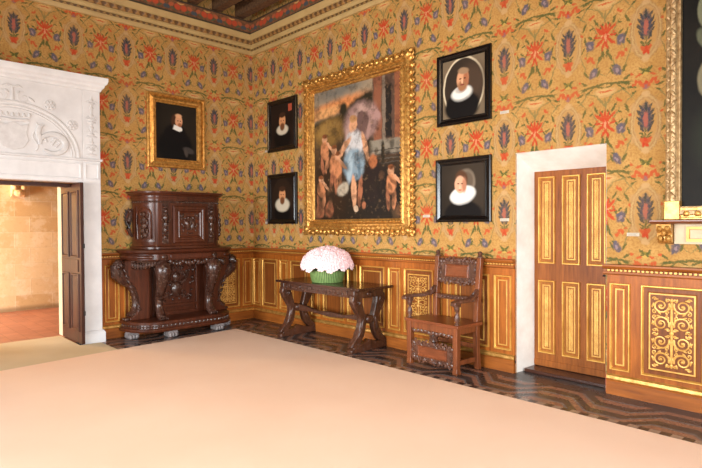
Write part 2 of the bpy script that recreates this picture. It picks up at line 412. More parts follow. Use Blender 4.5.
def wains(tag_no, wall, a0, a1, panels, label, side, endcap=False):
    """boarding, rails and the dado cap of one stretch of panelling"""
    bd = MB()
    if wall == 'R': bd.box(a0, a1, -.03, 0.0, .10, 1.10)
    else: bd.box(0.0, .03, a0, a1, .10, 1.10)
    root = struct(bd.build('trim_%d' % tag_no, M['oak'], smooth=0), label)
    prof = [(0, 1.085), (.034, 1.088), (.05, 1.10), (.05, 1.118), (.036, 1.122), (.036, 1.14), (.062, 1.148), (.075, 1.168), (.075, 1.182), (0, 1.186)]
    cap = MB(); E = .01 if endcap else 0
    f = (lambda a: [(a, -o, z) for o, z in prof]) if wall == 'R' else (lambda a: [(o, a, z) for o, z in prof])
    cap.loft([f(a0 - (.03 if a0 > 5 else 0)), f(a1 + E)]); cap.build('dado_rail', M['oak_h'], root, smooth=20)
    den = MB(); n = int((a1 - a0) / .036)
    for i in range(n):
        a = a0 + (i + .5) * (a1 - a0) / n
        if wall == 'R': den.box(a - .010, a + .010, -.050, -.03, 1.123, 1.139)
        else: den.box(.03, .050, a - .010, a + .010, 1.123, 1.139)
    den.build('dentil_strip', M['inlay'], root, smooth=0)
    for (p0, p1, inl) in panels:
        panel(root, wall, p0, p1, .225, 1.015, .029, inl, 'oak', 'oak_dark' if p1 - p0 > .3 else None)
    bs = MB(); pr = [(0, 0), (.05, 0), (.05, .125), (.04, .135), (0, .135)]
    g = (lambda a: [(a, -o, z) for o, z in pr]) if wall == 'R' else (lambda a: [(o, a, z) for o, z in pr])
    bs.loft([g(a0), g(a1)])
    ro = struct(bs.build('baseboard_' + side, M['oak_h'], smooth=0), 'oak baseboard with gilt top edge, ' + side)
    pr = [(0.02, .135), (.044, .135), (.05, .145), (.047, .17), (.03, .185), (0.02, .185)]
    g = (lambda a: [(a, -o, z) for o, z in pr]) if wall == 'R' else (lambda a: [(o, a, z) for o, z in pr])
    q = MB(); q.loft([g(a0), g(a1)]); q.build('gilt_edge', M['gilt'], ro, smooth=20)
N_ = None
wains(5, 'R', .03, 4.868, [(.05, .25, N_), (.30, .72, N_), (.785, 1.0, N_), (1.06, 1.49, N_), (1.56, 1.76, N_), (1.83, 2.28, N_), (2.34, 2.53, N_), (2.585, 3.035, N_), (3.10, 3.305, N_), (3.365, 3.82, .006), (3.88, 4.075, N_), (4.13, 4.57, N_), (4.63, 4.835, N_)],
      'honey oak wainscot behind the table and armchair', 'right')
wains(6, 'R', 5.80, 10.0, [(5.825, 6.0, N_), (6.09, 6.57, .0085), (6.66, 6.84, N_), (6.93, 7.41, .010), (7.5, 7.68, N_), (7.77, 8.25, .010)], 'honey oak wainscot with gold arabesque panel right of the door', 'right_of_door')
wains(7, 'L', -2.54, 0.0, [(-2.455, -2.255, N_), (-2.19, -1.72, .009), (-1.64, -1.45, N_), (-1.38, -.97, .009), (-.76, -.31, .009), (-.245, -.05, N_)], 'honey oak wainscot behind the carved cabinet', 'left')

# ------------------------------------------------------------------ panelled door (right wall)
d = MB().box(4.912, 5.735, .30, .345, .04, 2.112)
dr = struct(d.build('door_1', M['door_oak'], smooth=0, bevel=.003), 'closed oak door with six gold inlaid panels')
for (a0, a1) in ((4.965, 5.15), (5.225, 5.412), (5.48, 5.665)):
    for (z0, z1) in ((1.135, 2.05), (.185, .96)):
        po = panel(dr, 'R', a0, a1, z0, z1, -.3005, .0042, 'door_oak', 'door_field')
rl = MB().box(4.915, 5.73, .292, .301, .05, .11); rl.build('kick_rail', M['door_oak'], dr, smooth=0, bevel=.003)
lt = MB().box(5.672, 5.715, .268, .302, 1.0, 1.09); lt.tube([(5.69, .27, 1.05), (5.69, .235, 1.05), (5.66, .23, 1.05)], .010, 8); lt.build('door_latch', M['iron'], dr)

# ------------------------------------------------------------------ white marble doorcase (left wall)
FX = .18
ma = MB()
ma.box(0, FX, -2.755, -2.535, 0, 3.37)                        # right pier
ma.box(0, FX, -4.565, -4.345, 0, 3.37)
ma.box(0, FX, -4.345, -2.755, 2.13, 3.37)
mr = struct(ma.build('trim_8', M['marble'], smooth=0, bevel=.006), 'white carved marble doorcase around the open doorway')
def around(prof, y0=-4.565, y1=-2.535):
    mb = MB(); rings = []
    for o, z in prof: rings.append([(0, y0 - o, z), (FX + o, y0 - o, z), (FX + o, y1 + o, z), (0, y1 + o, z)])
    return mb.loft(rings)
around([(0, 3.345), (.012, 3.35), (.02, 3.375), (.045, 3.40), (.05, 3.425), (.075, 3.45), (.085, 3.485), (.085, 3.525), (0, 3.53)]).build('marble_cornice', M['marble'], mr, smooth=25)
around([(.0, 2.415), (.016, 2.42), (.02, 2.432), (.016, 2.446), (.0, 2.45)]).build('string_course', M['marble'], mr, smooth=25)
for y0, y1 in ((-2.755, -2.535), (-4.565, -4.345)):
    around([(0, 0), (.03, 0), (.03, .13), (.012, .16), (.0, .165)], y0, y1).build('pier_base', M['marble'], mr, smooth=25)
fr = MB()
for y0, y1, z0, z1 in ((-4.33, -2.78, 2.175, 2.385), (-2.735, -2.56, 2.175, 2.385)):
    w, h = y1 - y0, z1 - z0
    fr.M = Matrix.Translation((FX, (y0 + y1) / 2, (z0 + z1) / 2)) @ Euler(LW_ROT).to_matrix().to_4x4()
    fr.frame(w, h, [(0, 0), (.002, .010), (.014, .010), (.018, .002), (.018, 0)])
fr.build('lintel_fillet', M['marble'], mr, smooth=0)
YC = -3.55
WM = Matrix.Translation((FX, YC, 0)) @ Euler(LW_ROT).to_matrix().to_4x4() @ Matrix.Diagonal((1, 1, .55, 1))    # local x along wall, y up, z out
ar = MB(); ar.M = WM
for rx, rz, r_ in ((.745, .625, .017), (.695, .575, .012), (.665, .545, .008)):
    ar.tube([(rx * math.cos(PI * i / 40), 2.447 + rz * math.sin(PI * i / 40), .002) for i in range(41)], r_, 8, up=(0, 0, 1))
ar.build('arch_moulding', M['relief'], mr)
sh = MB(); sh.M = WM
pts = [(-.2, .36), (-.1, .33), (0, .37), (.1, .33), (.2, .36), (.17, .25), (.2, .15), (.13, .06), (0, .02), (-.13, .06), (-.2, .15), (-.17, .25)]
sh.prism([(a * .85, 2.46 + b) for a, b in pts], 0, .022)
for sx in (-1, 1):
    sh.tube([(sx * (.24 + .03 * math.sin(t * 9)), 2.49 + .36 * t, .008) for t in [i / 12 for i in range(13)]], .010, 6)
sh.build('shield', M['relief'], mr, smooth=30, bevel=.006)
cr = MB(); cr.M = WM
cr.tube([(-.17, 2.86, .01), (0, 2.845, .014), (.17, 2.86, .01)], .020, 8); cr.tube([(-.18, 2.90, .01), (0, 2.885, .014), (.18, 2.90, .01)], .012, 8)
for i in range(7):
    a = -.18 + .06 * i; cr.ell((a, 2.925 - .012 * math.cos(a * 8), .012), (.018, .03, .014))
cr.build('crown', M['relief'], mr)
for sx in (-1, 1):                                             # curled beasts holding the shield
    be = MB(); be.M = WM
    pp = [(sx * (.44 + .15 * math.cos(a)), 2.60 + .12 * math.sin(a), .012) for a in [PI * (1.05 - i * .095) for i in range(20)]]
    be.tube(pp, [.020 + .02 * math.sin(PI * i / 19) for i in range(20)], 8)
    be.tube([(sx * .30, 2.62, .012), (sx * .27, 2.72, .016), (sx * .29, 2.80, .02), (sx * .33, 2.83, .016)], [.03, .034, .03, .015], 8)
    be.tube([(sx * .42, 2.58, .01), (sx * .47, 2.66, .014), (sx * .52, 2.62, .012), (sx * .47, 2.56, .01)], .014, 6)
    for i in range(7): be.ell((sx * (.4 + .05 * math.cos(i * 1.9)), 2.66 + .05 * math.sin(i * 1.9), .008), (.022, .016, .012), (0, 0, i))
    be.build('carved_beast', M['relief'], mr)
def rosette(y, z, r, nm='rosette'):
    ro = MB(); ro.M = Matrix.Translation((FX, y, z)) @ Euler(LW_ROT).to_matrix().to_4x4() @ Matrix.Diagonal((1, 1, .55, 1))
    for i in range(6):
        a = i * PI / 3; ro.ell((r * .55 * math.cos(a), r * .55 * math.sin(a), .006), (r * .42, r * .3, .016), (0, 0, a))
    ro.ell((0, 0, .012), (r * .28, r * .28, .016)); ro.tube([(r * math.cos(i * PI / 10), r * math.sin(i * PI / 10), .003) for i in range(21)], .007, 6)
    return ro.build(nm, M['relief'], mr)
for yy, zz in ((-3.14, 3.085), (-2.88, 2.865), (-3.96, 3.085), (-4.22, 2.865)): rosette(yy, zz, .062)
fi = MB(); fi.M = WM
fi.lathe([(.001, 3.06), (.03, 3.065), (.02, 3.09), (.045, 3.12), (.05, 3.15), (.02, 3.18), (.015, 3.21), (.06, 3.23), (.06, 3.245), (.01, 3.27), (.001, 3.28)], 12) if False else None
fi.tube([(0, 3.09, .008), (0, 3.26, .008)], [.02, .012], 8)
for sx in (-1, 1):
    fi.tube([(0, 3.25, .01), (sx * .06, 3.27, .012), (sx * .11, 3.25, .008)], [.016, .014, .006], 6)
    scroll(fi, sx * .12, 3.13, .075, 1.3, PI / 2, sx, .012, .006)
    fi.ell((sx * .2, 3.12, .006), (.05, .02, .014), (0, 0, -.6 * sx)); fi.ell((sx * .06, 3.19, .006), (.03, .018, .012), (0, 0, .7 * sx))
fi.build('carved_finial', M['relief'], mr)
for yy in (-2.645, -4.455):                                    # candelabrum reliefs on the piers
    ca = MB(); ca.M = Matrix.Translation((FX, yy, 0)) @ Euler(LW_ROT).to_matrix().to_4x4() @ Matrix.Diagonal((1, 1, .5, 1))
    ca.tube([(0, 2.49, .004), (0, 3.27, .004)], .012, 8)
    for z, w in ((2.50, .075), (2.56, .05), (2.62, .07), (2.66, .03), (2.74, .075), (2.77, .04), (2.86, .03), (2.93, .06), (2.97, .07), (3.02, .03), (3.12, .03), (3.18, .05), (3.22, .03)): ca.ell((0, z, .004), (w, .018 + .1 * abs(w - .05), .016))
    for sx in (-1, 1):
        for z in (2.58, 2.80, 2.98, 3.19): ca.tube([(sx * .015, z, .006), (sx * .05, z + .025, .008), (sx * .075, z - .005, .006)], [.008, .009, .005], 6)
    ca.build('candelabrum_relief', M['relief'], mr)

# open leaf folded back into the doorway
lf = MB().box(-.56, .262, -2.822, -2.782, .015, 2.125)
ld = struct(lf.build('door_2', M['leaf_wood'], smooth=0, bevel=.003), 'brown panelled door leaf standing open in the marble doorway')
for x0, x1 in ((-.49, -.20), (-.11, .19)):
    for z0, z1 in ((.17, .93), (1.14, 2.03)):
        p = MB(); w, h = x1 - x0, z1 - z0
        p.frame(w, h, [(0, 0), (.004, .016), (.02, .018), (.03, .004), (.032, .004), (.06, .012)])
        p.box(-w / 2 + .055, w / 2 - .055, -h / 2 + .055, h / 2 - .055, .002, .012)
        po = p.build('panel', M['leaf_wood'], ld, smooth=20); po.location = ((x0 + x1) / 2, -2.822, (z0 + z1) / 2); po.rotation_euler = RW_ROT
pl = MB().box(-.45, .16, -2.832, -2.821, .955, 1.115); pl.build('lock_plate', M['leaf_wood'], ld, smooth=0, bevel=.003)
for z in (.42, 1.30):
    h = MB(); h.tube([(.272, -2.79, z - .03), (.272, -2.79, z + .03)], .012, 8); h.box(.255, .27, -2.80, -2.775, z - .025, z + .025); h.build('hinge', M['iron'], ld)
hd = MB().box(-.30, -.12, -4.34, -2.83, 2.085, 2.13)
struct(hd.build('trim_9', M['leaf_wood'], smooth=0), 'dark wooden header inside the marble doorway')

# adjoining room
M['jamb'] = plain('pale_limestone', S(190, 172, 142), S(208, 192, 162), 5, .8, bump=.2)
jb = MB().box(-.80, -.575, -2.80, -2.762, 0, 2.12)
struct(jb.build('trim_10', M['jamb'], smooth=0), 'pale stone jamb behind the open door leaf')
def stone():
    T = NT('limestone_blocks'); P = T.pos(); q = T.n('ShaderNodeSeparateXYZ', {0: P})
    vec = T.n('ShaderNodeCombineXYZ', {0: q.outputs[1], 1: q.outputs[2]}).outputs[0]
    br = T.n('ShaderNodeTexBrick', {'Vector': vec, 'Color1': S(220, 194, 150), 'Color2': S(198, 164, 114), 'Mortar': S(216, 192, 150), 'Scale': 1., 'Mortar Size': .009, 'Mortar Smooth': .6, 'Brick Width': .62, 'Row Height': .29, 'Bias': .0})
    br.offset = .4
    n = T.noise(P, 4, 5, .7); n2 = T.noise(P, 14, 4, .7)
    c = T.mix(T.maprange(n, .48, .64, 0, .45), br.outputs[0], S(228, 214, 184))
    c = T.mix(T.maprange(n2, .52, .7, 0, .25), c, S(180, 142, 92))
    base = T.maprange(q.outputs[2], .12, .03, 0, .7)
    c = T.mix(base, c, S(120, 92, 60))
    T.bump(T.math('ADD', br.outputs['Fac'], T.math('MULTIPLY', n2, .6)), .3, .01)
    return T.fin(c, .85)
M['stone'] = stone()
sb = MB().box(-3.9, -3.7, -7, .2, 0, 3.2)
struct(sb.build('wall_beyond', M['stone'], smooth=0), 'limestone block wall seen through the doorway')
sb = MB().box(-3.9, -.8, .2, .4, 0, 3.2); struct(sb.build('wall_beyond_right', M['stone'], smooth=0))
sb = MB().box(-3.9, -.8, -7, .4, 3.0, 3.2); struct(sb.build('ceiling_beyond', cb, smooth=0))
def terracotta():
    T = NT('terracotta_tiles'); P = T.pos()
    br = T.n('ShaderNodeTexBrick', {'Vector': P, 'Color1': S(172, 112, 88), 'Color2': S(158, 98, 76), 'Mortar': S(140, 84, 62), 'Scale': 1., 'Mortar Size': .006, 'Brick Width': .2, 'Row Height': .2})
    c = T.mix(T.maprange(T.noise(P, 3, 4), .4, .7, 0, .5), br.outputs[0], S(190, 124, 92))
    return T.fin(c, .45)
fl2 = MB().box(-3.9, -.02, -7, .2, -.12, -.002)
struct(fl2.build('floor_beyond', terracotta(), smooth=0), 'reddish tile floor of the next room')
cbk = MB(); cbk.M = Matrix.Translation((-3.7, -2.68, 0))
cbk.prism([(0, 2.42), (.2, 2.42), (.2, 2.33), (.16, 2.28), (.15, 2.2), (.08, 2.13), (0, 2.09)], -.11, .11, 'y')
cbk.ell((.15, 0, 2.17), (.08, .09, .07)); cbk.ell((.17, -.07, 2.27), (.05, .05, .05)); cbk.ell((.17, .07, 2.27), (.05, .05, .05))
struct(cbk.build('trim_11', M['stone'], bevel=.01), 'carved stone corbel high on the limestone wall of the next room')

# ------------------------------------------------------------------ carpets
def carpet_mat(name, c1, c2, sc=260):
    T = NT(name); P = T.pos()
    n = T.noise(P, sc, 2, .6); n2 = T.noise(P, 1.1, 3, .5)
    c = T.ramp(n2, [(.3, c1), (.7, c2)]); c = T.mix(T.maprange(n, .4, .7, 0, .12), c, S(190, 140, 108))
    T.bump(T.math('ADD', T.math('MULTIPLY', n, .5), T.math('MULTIPLY', n2, 1.5)), .25, .02)
    return T.fin(c, .95, spec=.1)
M['carpet'] = carpet_mat('salmon_carpet', S(245, 209, 182), S(249, 216, 190))
M['mat'] = carpet_mat('sisal_mat', S(204, 184, 150), S(216, 198, 166), 180)
def slab(poly, h):
    mb = MB(); mb.prism(poly, .0005, h); return mb
cp = slab([(.72, -.80), (10.2, -.80), (10.2, -9.8), (1.28, -9.8), (.99, -3.9), (.86, -2.7)], .012)
tag(cp.build('carpet', M['carpet'], smooth=0, bevel=.004), 'large plain salmon carpet covering most of the floor', 'carpet')
mt = slab([(-.62, -2.84), (.25, -2.84), (.25, -2.58), (.84, -2.58), (.855, -2.7), (.985, -3.9), (1.08, -5.9), (.25, -5.9), (.25, -4.28), (-.62, -4.28)], .010)
tag(mt.build('door_mat', M['mat'], smooth=0, bevel=.003), 'beige sisal mat running into the open marble doorway', 'mat')

#PART2-BEGIN
# ------------------------------------------------------------------ pictures
def canvas_mat(name, fn, base, wobble=.014):
    T = NT(name); P = T.obj()
    nz = T.n('ShaderNodeTexNoise', {'Vector': P, 'Scale': 11., 'Detail': 3.})
    off = T.n('ShaderNodeVectorMath', {0: nz.outputs['Color'], 1: (.5, .5, .5)}, operation='SUBTRACT')
    wob = T.n('ShaderNodeVectorMath', {0: off.outputs[0], 1: (wobble, wobble, 0)}, operation='MULTIPLY')
    vec = T.n('ShaderNodeVectorMath', {0: P, 1: wob.outputs[0]}, operation='ADD').outputs[0]
    flat = T.n('ShaderNodeVectorMath', {0: vec, 1: (1, 1, 0)}, operation='MULTIPLY').outputs[0]
    p = Paint(T, flat, T.ramp(T.noise(P, 3, 4), [(.3, base[0]), (.7, base[1])]))
    fn(p)
    col = p.c
    if wobble > .03:      # darkened varnish and loose brushwork of the old canvas
        a = T.noise(P, 5.5, 6, .68); b = T.noise(P, 16, 4, .6)
        col = T.mix(T.maprange(a, .44, .66, 0, .62), col, S(44, 34, 25))
        col = T.mix(T.maprange(b, .55, .75, 0, .35), col, S(150, 118, 84))
    T.bump(T.noise(P, 90, 2), .05, .002)
    return T.fin(col, .5, spec=.12)
def picture(name, label, wall, a0, a1, z0, z1, prof, fm, paint, base, out=0.0, group=None, smooth=20):
    w, h = a1 - a0, z1 - z0
    root = thing(name, label, 'picture', group=group); place(root, wall, (a0 + a1) / 2, (z0 + z1) / 2, out)
    f = MB(); f.frame(w, h, prof); f.build('frame', M[fm], root, smooth=smooth)
    t = prof[-1][0] - .006; b = MB(); b.box(-w / 2 + t, w / 2 - t, -h / 2 + t, h / 2 - t, .004, .014)
    b.build('canvas', canvas_mat(name + '_paint', paint, base, .06 if name == 'pastoral_painting' else .014), root, smooth=0)
    return root, w, h
BLK = [(0, 0), (0, .030), (.010, .040), (.028, .040), (.036, .030), (.058, .022), (.066, .028), (.074, .026), (.078, .012)]
skin, skin2, hair, white, blackc = S(206, 150, 112), S(160, 100, 70), S(84, 56, 38), S(226, 222, 212), S(18, 15, 14)

def paint_oval(p):
    p.box(0, 0, .32, .40, 0, S(112, 96, 76), .05)
    p.ell(0, 0, .275, .345, 0, S(206, 190, 160), .03).ell(0, 0, .255, .325, 0, S(52, 42, 34), .03).ell(.12, .05, .16, .2, .2, S(72, 56, 44), .5)
    p.ell(-.02, -.21, .23, .17, 0, blackc, .12)
    p.ell(-.02, -.065, .145, .085, .12, S(150, 148, 142), .15).ell(-.025, -.055, .13, .07, .12, white, .2).ell(-.03, -.02, .08, .04, .1, S(176, 172, 166), .3)
    p.ell(-.01, .10, .078, .105, -.05, skin, .15).ell(.035, .09, .035, .09, 0, skin2, .5)
    p.ell(-.015, .015, .06, .06, 0, S(150, 104, 72), .3).ell(0, .185, .07, .035, -.1, S(150, 120, 92), .3)
    p.ell(-.04, .10, .016, .008, 0, hair).ell(.02, .10, .016, .008, 0, hair).ell(-.015, .07, .012, .028, 0, S(220, 166, 130), .4).ell(-.015, .032, .03, .008, 0, S(120, 60, 48))
def paint_woman(p):
    p.ell(.1, .1, .3, .35, 0, S(58, 48, 38), .6)
    p.ell(0, -.27, .25, .15, 0, blackc, .12)
    p.ell(.035, .07, .125, .16, -.2, S(128, 114, 98), .15).ell(.05, .09, .09, .12, -.2, S(96, 82, 68), .3)
    p.ell(.0, -.06, .175, .105, .22, S(170, 168, 164), .12).ell(-.005, -.055, .165, .09, .22, white, .15)
    p.ell(-.02, .12, .086, .10, .05, hair, .2).ell(-.035, .06, .074, .10, .05, S(212, 160, 128), .15).ell(.02, .05, .03, .08, 0, S(176, 118, 90), .5)
    p.ell(-.06, .07, .014, .007, 0, hair).ell(-.01, .07, .014, .007, 0, hair).ell(-.04, .03, .010, .022, 0, S(226, 176, 146), .4).ell(-.038, .0, .024, .007, 0, S(170, 78, 66))
def paint_small(dx, ruff, oval):
    def f(p):
        if oval: p.ell(0, 0, .27, .33, 0, S(40, 28, 20), .06)
        p.ell(0, -.2, .22, .18, 0, S(14, 11, 10), .15)
        p.ell(dx, -.075 - ruff * .02, .15 + .03 * ruff, .08 + .03 * ruff, 0, S(190, 178, 156), .2)
        p.ell(dx, .06, .082, .112, 0, S(196, 136, 92), .15).ell(dx, -.03, .06, .06, 0, S(108, 66, 40), .3).ell(dx, .155, .078, .042, 0, S(60, 38, 26), .3)
        p.ell(dx - .03, .065, .016, .008, 0, hair).ell(dx + .03, .065, .014, .007, 0, hair)
        if not oval: p.box(.2, .25, .045, .055, 0, S(160, 74, 52), .1)
    return f
def paint_robe(p):
    p.ell(.1, .1, .35, .4, 0, S(38, 32, 24), .6)
    p.ell(-.02, -.22, .27, .27, 0, S(16, 14, 13), .12).ell(-.02, -.02, .17, .14, 0, S(18, 15, 14), .2)
    p.ell(.0, .165, .085, .115, 0, S(70, 44, 30), .2)
    p.ell(.035, .17, .058, .09, -.05, skin, .15).ell(.03, .25, .05, .03, 0, S(214, 160, 118), .4).ell(.05, .115, .03, .03, 0, S(150, 96, 66), .4)
    p.ell(.02, .175, .012, .007, 0, hair).ell(.06, .175, .012, .007, 0, hair)
    p.box(.005, .06, .055, .035, -.3, white, .25).ell(.06, .05, .03, .03, .5, white, .3)
    p.ell(.19, -.26, .09, .045, -.3, S(62, 56, 52), .3).ell(.15, -.30, .03, .06, .2, S(72, 62, 56), .4)
picture('portrait_painting', 'gilt framed portrait of a man in black robes above the carved cabinet', 'L', -1.83, -.905, 2.42, 3.515,
        [(0, 0), (0, .035), (.012, .05), (.03, .05), (.04, .035), (.085, .055), (.11, .05), (.12, .03), (.135, .03), (.142, .012)], 'gilt_frame', paint_robe, (S(22, 18, 15), S(34, 28, 22)))
picture('portrait_painting', 'black framed oval portrait of a bearded man in a white ruff, above the veiled woman', 'R', 3.87, 4.585, 2.685, 3.495, BLK, 'black', paint_oval, (S(96, 82, 64), S(120, 104, 84)), group='black framed portraits')
picture('portrait_painting', 'black framed portrait of a woman in a wide ruff and veil', 'R', 3.85, 4.585, 1.58, 2.305, BLK, 'black', paint_woman, (S(34, 28, 22), S(48, 40, 32)), group='black framed portraits')
picture('portrait_painting', 'small black framed portrait with a red patch, upper of the pair by the corner', 'R', .467, 1.225, 2.725, 3.54, BLK, 'black', paint_small(0., 0, False), (S(26, 18, 14), S(38, 26, 20)), group='black framed portraits')
picture('portrait_painting', 'small black framed portrait in a round ruff, lower of the pair by the corner', 'R', .452, 1.213, 1.577, 2.37, BLK, 'black', paint_small(0., 1, True), (S(22, 16, 13), S(32, 22, 17)), group='black framed portraits')

def paint_big(p):
    sky, orange, hill = S(150, 132, 108), S(206, 132, 80), S(44, 40, 28)
    p.box(-.2, .70, .8, .35, 0, sky, .3).ell(-.35, .66, .6, .10, .10, orange, .5).ell(-.6, .60, .35, .07, .1, S(214, 156, 100), .5).ell(-.3, .9, .5, .12, .1, S(112, 106, 96), .6)
    p.ell(-.5, .40, .75, .13, .10, hill, .3).ell(.1, .60, .35, .12, .35, hill, .3).ell(-.22, .58, .07, .11, 0, hill, .3)
    p.ell(-.52, .32, .34, .20, .15, S(122, 92, 48), .3).ell(-.6, .36, .2, .10, .1, S(146, 112, 60), .5)
    # colonnade and steps
    p.box(.62, .45, .28, .56, 0, S(92, 70, 58), .05).box(.43, .50, .07, .52, 0, S(132, 82, 60), .2).box(.62, .45, .05, .34, 0, S(38, 34, 32), .1).box(.78, .50, .055, .5, 0, S(142, 88, 62), .2).box(.54, .5, .025, .5, 0, S(126, 110, 94), .3)
    p.box(.6, -.0, .30, .10, 0, S(134, 124, 108), .15)
    for k in range(4): p.box(.6, -.04 - .055 * k, .32, .008, 0, S(90, 82, 72), .5)
    # shadowy foreground
    p.ell(0, -.78, 1.1, .36, 0, S(38, 30, 22), .3).ell(-.55, -.5, .4, .5, 0, S(52, 36, 24), .4).ell(.45, -.52, .45, .33, 0, S(34, 28, 24), .4)
    # billowing cloth
    p.ell(.12, .38, .33, .27, .15, S(150, 118, 110), .2).ell(.12, .37, .22, .19, .15, S(104, 78, 72), .4).ell(.36, .46, .14, .08, -.6, S(164, 128, 120), .25).ell(-.08, .34, .07, .2, -.4, S(172, 138, 126), .4).ell(.2, .56, .16, .05, -.2, S(174, 140, 128), .4).ell(.28, .30, .04, .16, -.3, S(158, 124, 114), .4).ell(.05, .5, .03, .12, -.9, S(180, 148, 136), .5)
    # figure in a pale blue tunic
    p.ell(-.03, .36, .078, .105, 0, skin, .15).ell(-.03, .44, .075, .05, 0, S(176, 128, 84), .25).ell(-.03, .24, .04, .06, 0, skin, .2)
    p.ell(.0, .08, .19, .20, 0, S(196, 192, 190), .2).ell(-.22, .06, .05, .2, -.8, skin, .2).ell(.2, .05, .045, .2, .3, skin, .2)
    p.ell(-.02, -.18, .21, .22, .05, S(128, 146, 156), .18).ell(-.1, -.22, .05, .2, -.1, S(158, 174, 182), .4).ell(.08, -.2, .03, .2, .1, S(96, 116, 128), .4)
    p.ell(-.02, -.54, .05, .22, .05, skin, .2).ell(.10, -.55, .045, .2, -.1, skin2, .25).ell(.02, -.78, .045, .05, .4, S(200, 170, 140), .2).ell(.17, -.74, .04, .05, .2, skin2, .3)
    # attendants
    for (x, y, c, t) in ((-.62, .06, 1., .2), (-.42, -.14, 1.15, -.15), (-.34, -.22, 1.05, .1), (.66, -.48, 1.0, .05), (-.70, -.50, .9, .3)):
        p.ell(x, y + .17 * c, .055, .06, 0, skin, .2).ell(x, y + .21 * c, .055, .03, 0, S(120, 70, 40), .3).ell(x, y, .085 * c, .13 * c, t, S(196, 128, 86), .2).ell(x - .05, y - .2 * c, .035, .13 * c, t, skin2, .25).ell(x + .05, y - .2 * c, .035, .13 * c, -t, S(190, 126, 88), .25).ell(x + .10, y + .06, .025, .11, .8, skin, .3)
    p.ell(.34, -.42, .17, .30, -.1, S(40, 30, 26), .2).ell(.34, -.16, .075, .09, 0, S(168, 100, 62), .25).ell(-.24, -.5, .12, .09, .4, S(176, 162, 140), .3)
    for x in (-.72, -.52): p.ell(x, -.78, .085, .11, 0, S(150, 90, 62), .25)
    p.ell(.52, -.06, .03, .14, 0, S(40, 36, 26), .3)
    rn = random.Random(21)
    for k in range(34):
        x, y = rn.uniform(-.8, .8), rn.uniform(-.9, .15)
        if abs(x) < .2 and y > -.75: continue
        p.ell(x, y, rn.uniform(.02, .07), rn.uniform(.03, .12), rn.uniform(-1, 1), rn.choice((S(26, 22, 18), S(60, 44, 30), S(120, 82, 56), S(34, 30, 22), S(88, 66, 46))), .5, .6)
big, bw, bh = picture('pastoral_painting', 'very large painting of a figure in a pale tunic, in a carved gilt frame', 'R', 1.475, 3.475, 1.48, 3.63,
        [(0, 0), (0, .05), (.02, .07), (.05, .075), (.065, .055), (.085, .06), (.105, .085), (.125, .075), (.135, .04), (.15, .035), (.158, .014)], 'gilt_frame', paint_big, (S(58, 46, 34), S(84, 64, 44)))
lv = MB(); rnd = random.Random(3)
def along_rect(w, h, step):
    out = []
    for (ax, ay, bx, by, nx, ny) in ((-w / 2, -h / 2, w / 2, -h / 2, 0, -1), (w / 2, -h / 2, w / 2, h / 2, 1, 0), (w / 2, h / 2, -w / 2, h / 2, 0, 1), (-w / 2, h / 2, -w / 2, -h / 2, -1, 0)):
        L = math.hypot(bx - ax, by - ay); n = round(L / step)
        for i in range(n): out.append((ax + (bx - ax) * (i + .5) / n, ay + (by - ay) * (i + .5) / n, nx, ny, i, n))
    return out
for x, y, nx, ny, i, n in along_rect(bw, bh, .088):               # pierced leaf edge
    a = math.atan2(ny, nx); c, s_ = math.cos(a), math.sin(a)
    o = .012 + .016 * (i % 3 == 1)
    lv.ell((x + nx * o, y + ny * o, .035), (.034, .046, .028), (.0, 0, a + .5 * (-1) ** i), 8, 5)
    lv.ell((x + nx * (o + .034), y + ny * (o + .034), .03), (.022, .016, .018), (0, 0, a + .6), 6, 4)
    tx, ty = -ny, nx
    lv.tube([(x + tx * (.035 * math.cos(q)) + nx * (.02 + .035 * math.sin(q)), y + ty * (.035 * math.cos(q)) + ny * (.02 + .035 * math.sin(q)), .04) for q in [k * .7 for k in range(6)]], [.013, .013, .012, .010, .009, .006], 6)
    lv.ell((x - nx * .035, y - ny * .035, .075), (.020, .034, .014), (0, 0, a + .7 * (-1) ** (i + 1)), 6, 4)
lv.build('carved_leaf_edge', M['gilt_frame'], big)
gd = MB()
for x, y, nx, ny, i, n in along_rect(bw - .23, bh - .23, .05):
    a = math.atan2(ny, nx); gd.ell((x, y, .082), (.011, .030, .014), (0, 0, a + .55), 6, 4)
gd.build('twisted_inner_moulding', M['gilt_frame'], big)
for cx, cy in ((-bw / 2, -bh / 2), (bw / 2, -bh / 2), (bw / 2, bh / 2), (-bw / 2, bh / 2), (0, bh / 2), (0, -bh / 2)):
    cc = MB(); sx = (cx > 0) - (cx < 0); sy = (cy > 0) - (cy < 0)
    cc.ell((cx - sx * .02, cy - sy * .01, .06), (.07, .05, .04), (0, 0, .78 * sx * sy)); cc.ell((cx + sx * .02, cy + sy * .035, .05), (.05, .03, .03), (0, 0, .78 * sx * sy))
    for s_ in (-1, 1): scroll(cc, cx + s_ * .07 * (1 if sx == 0 else .6), cy + sy * .012, .05, 1.3, PI / 2, s_, .015, .06, 14)
    cc.build('corner_cartouche', M['gilt_frame'], big)

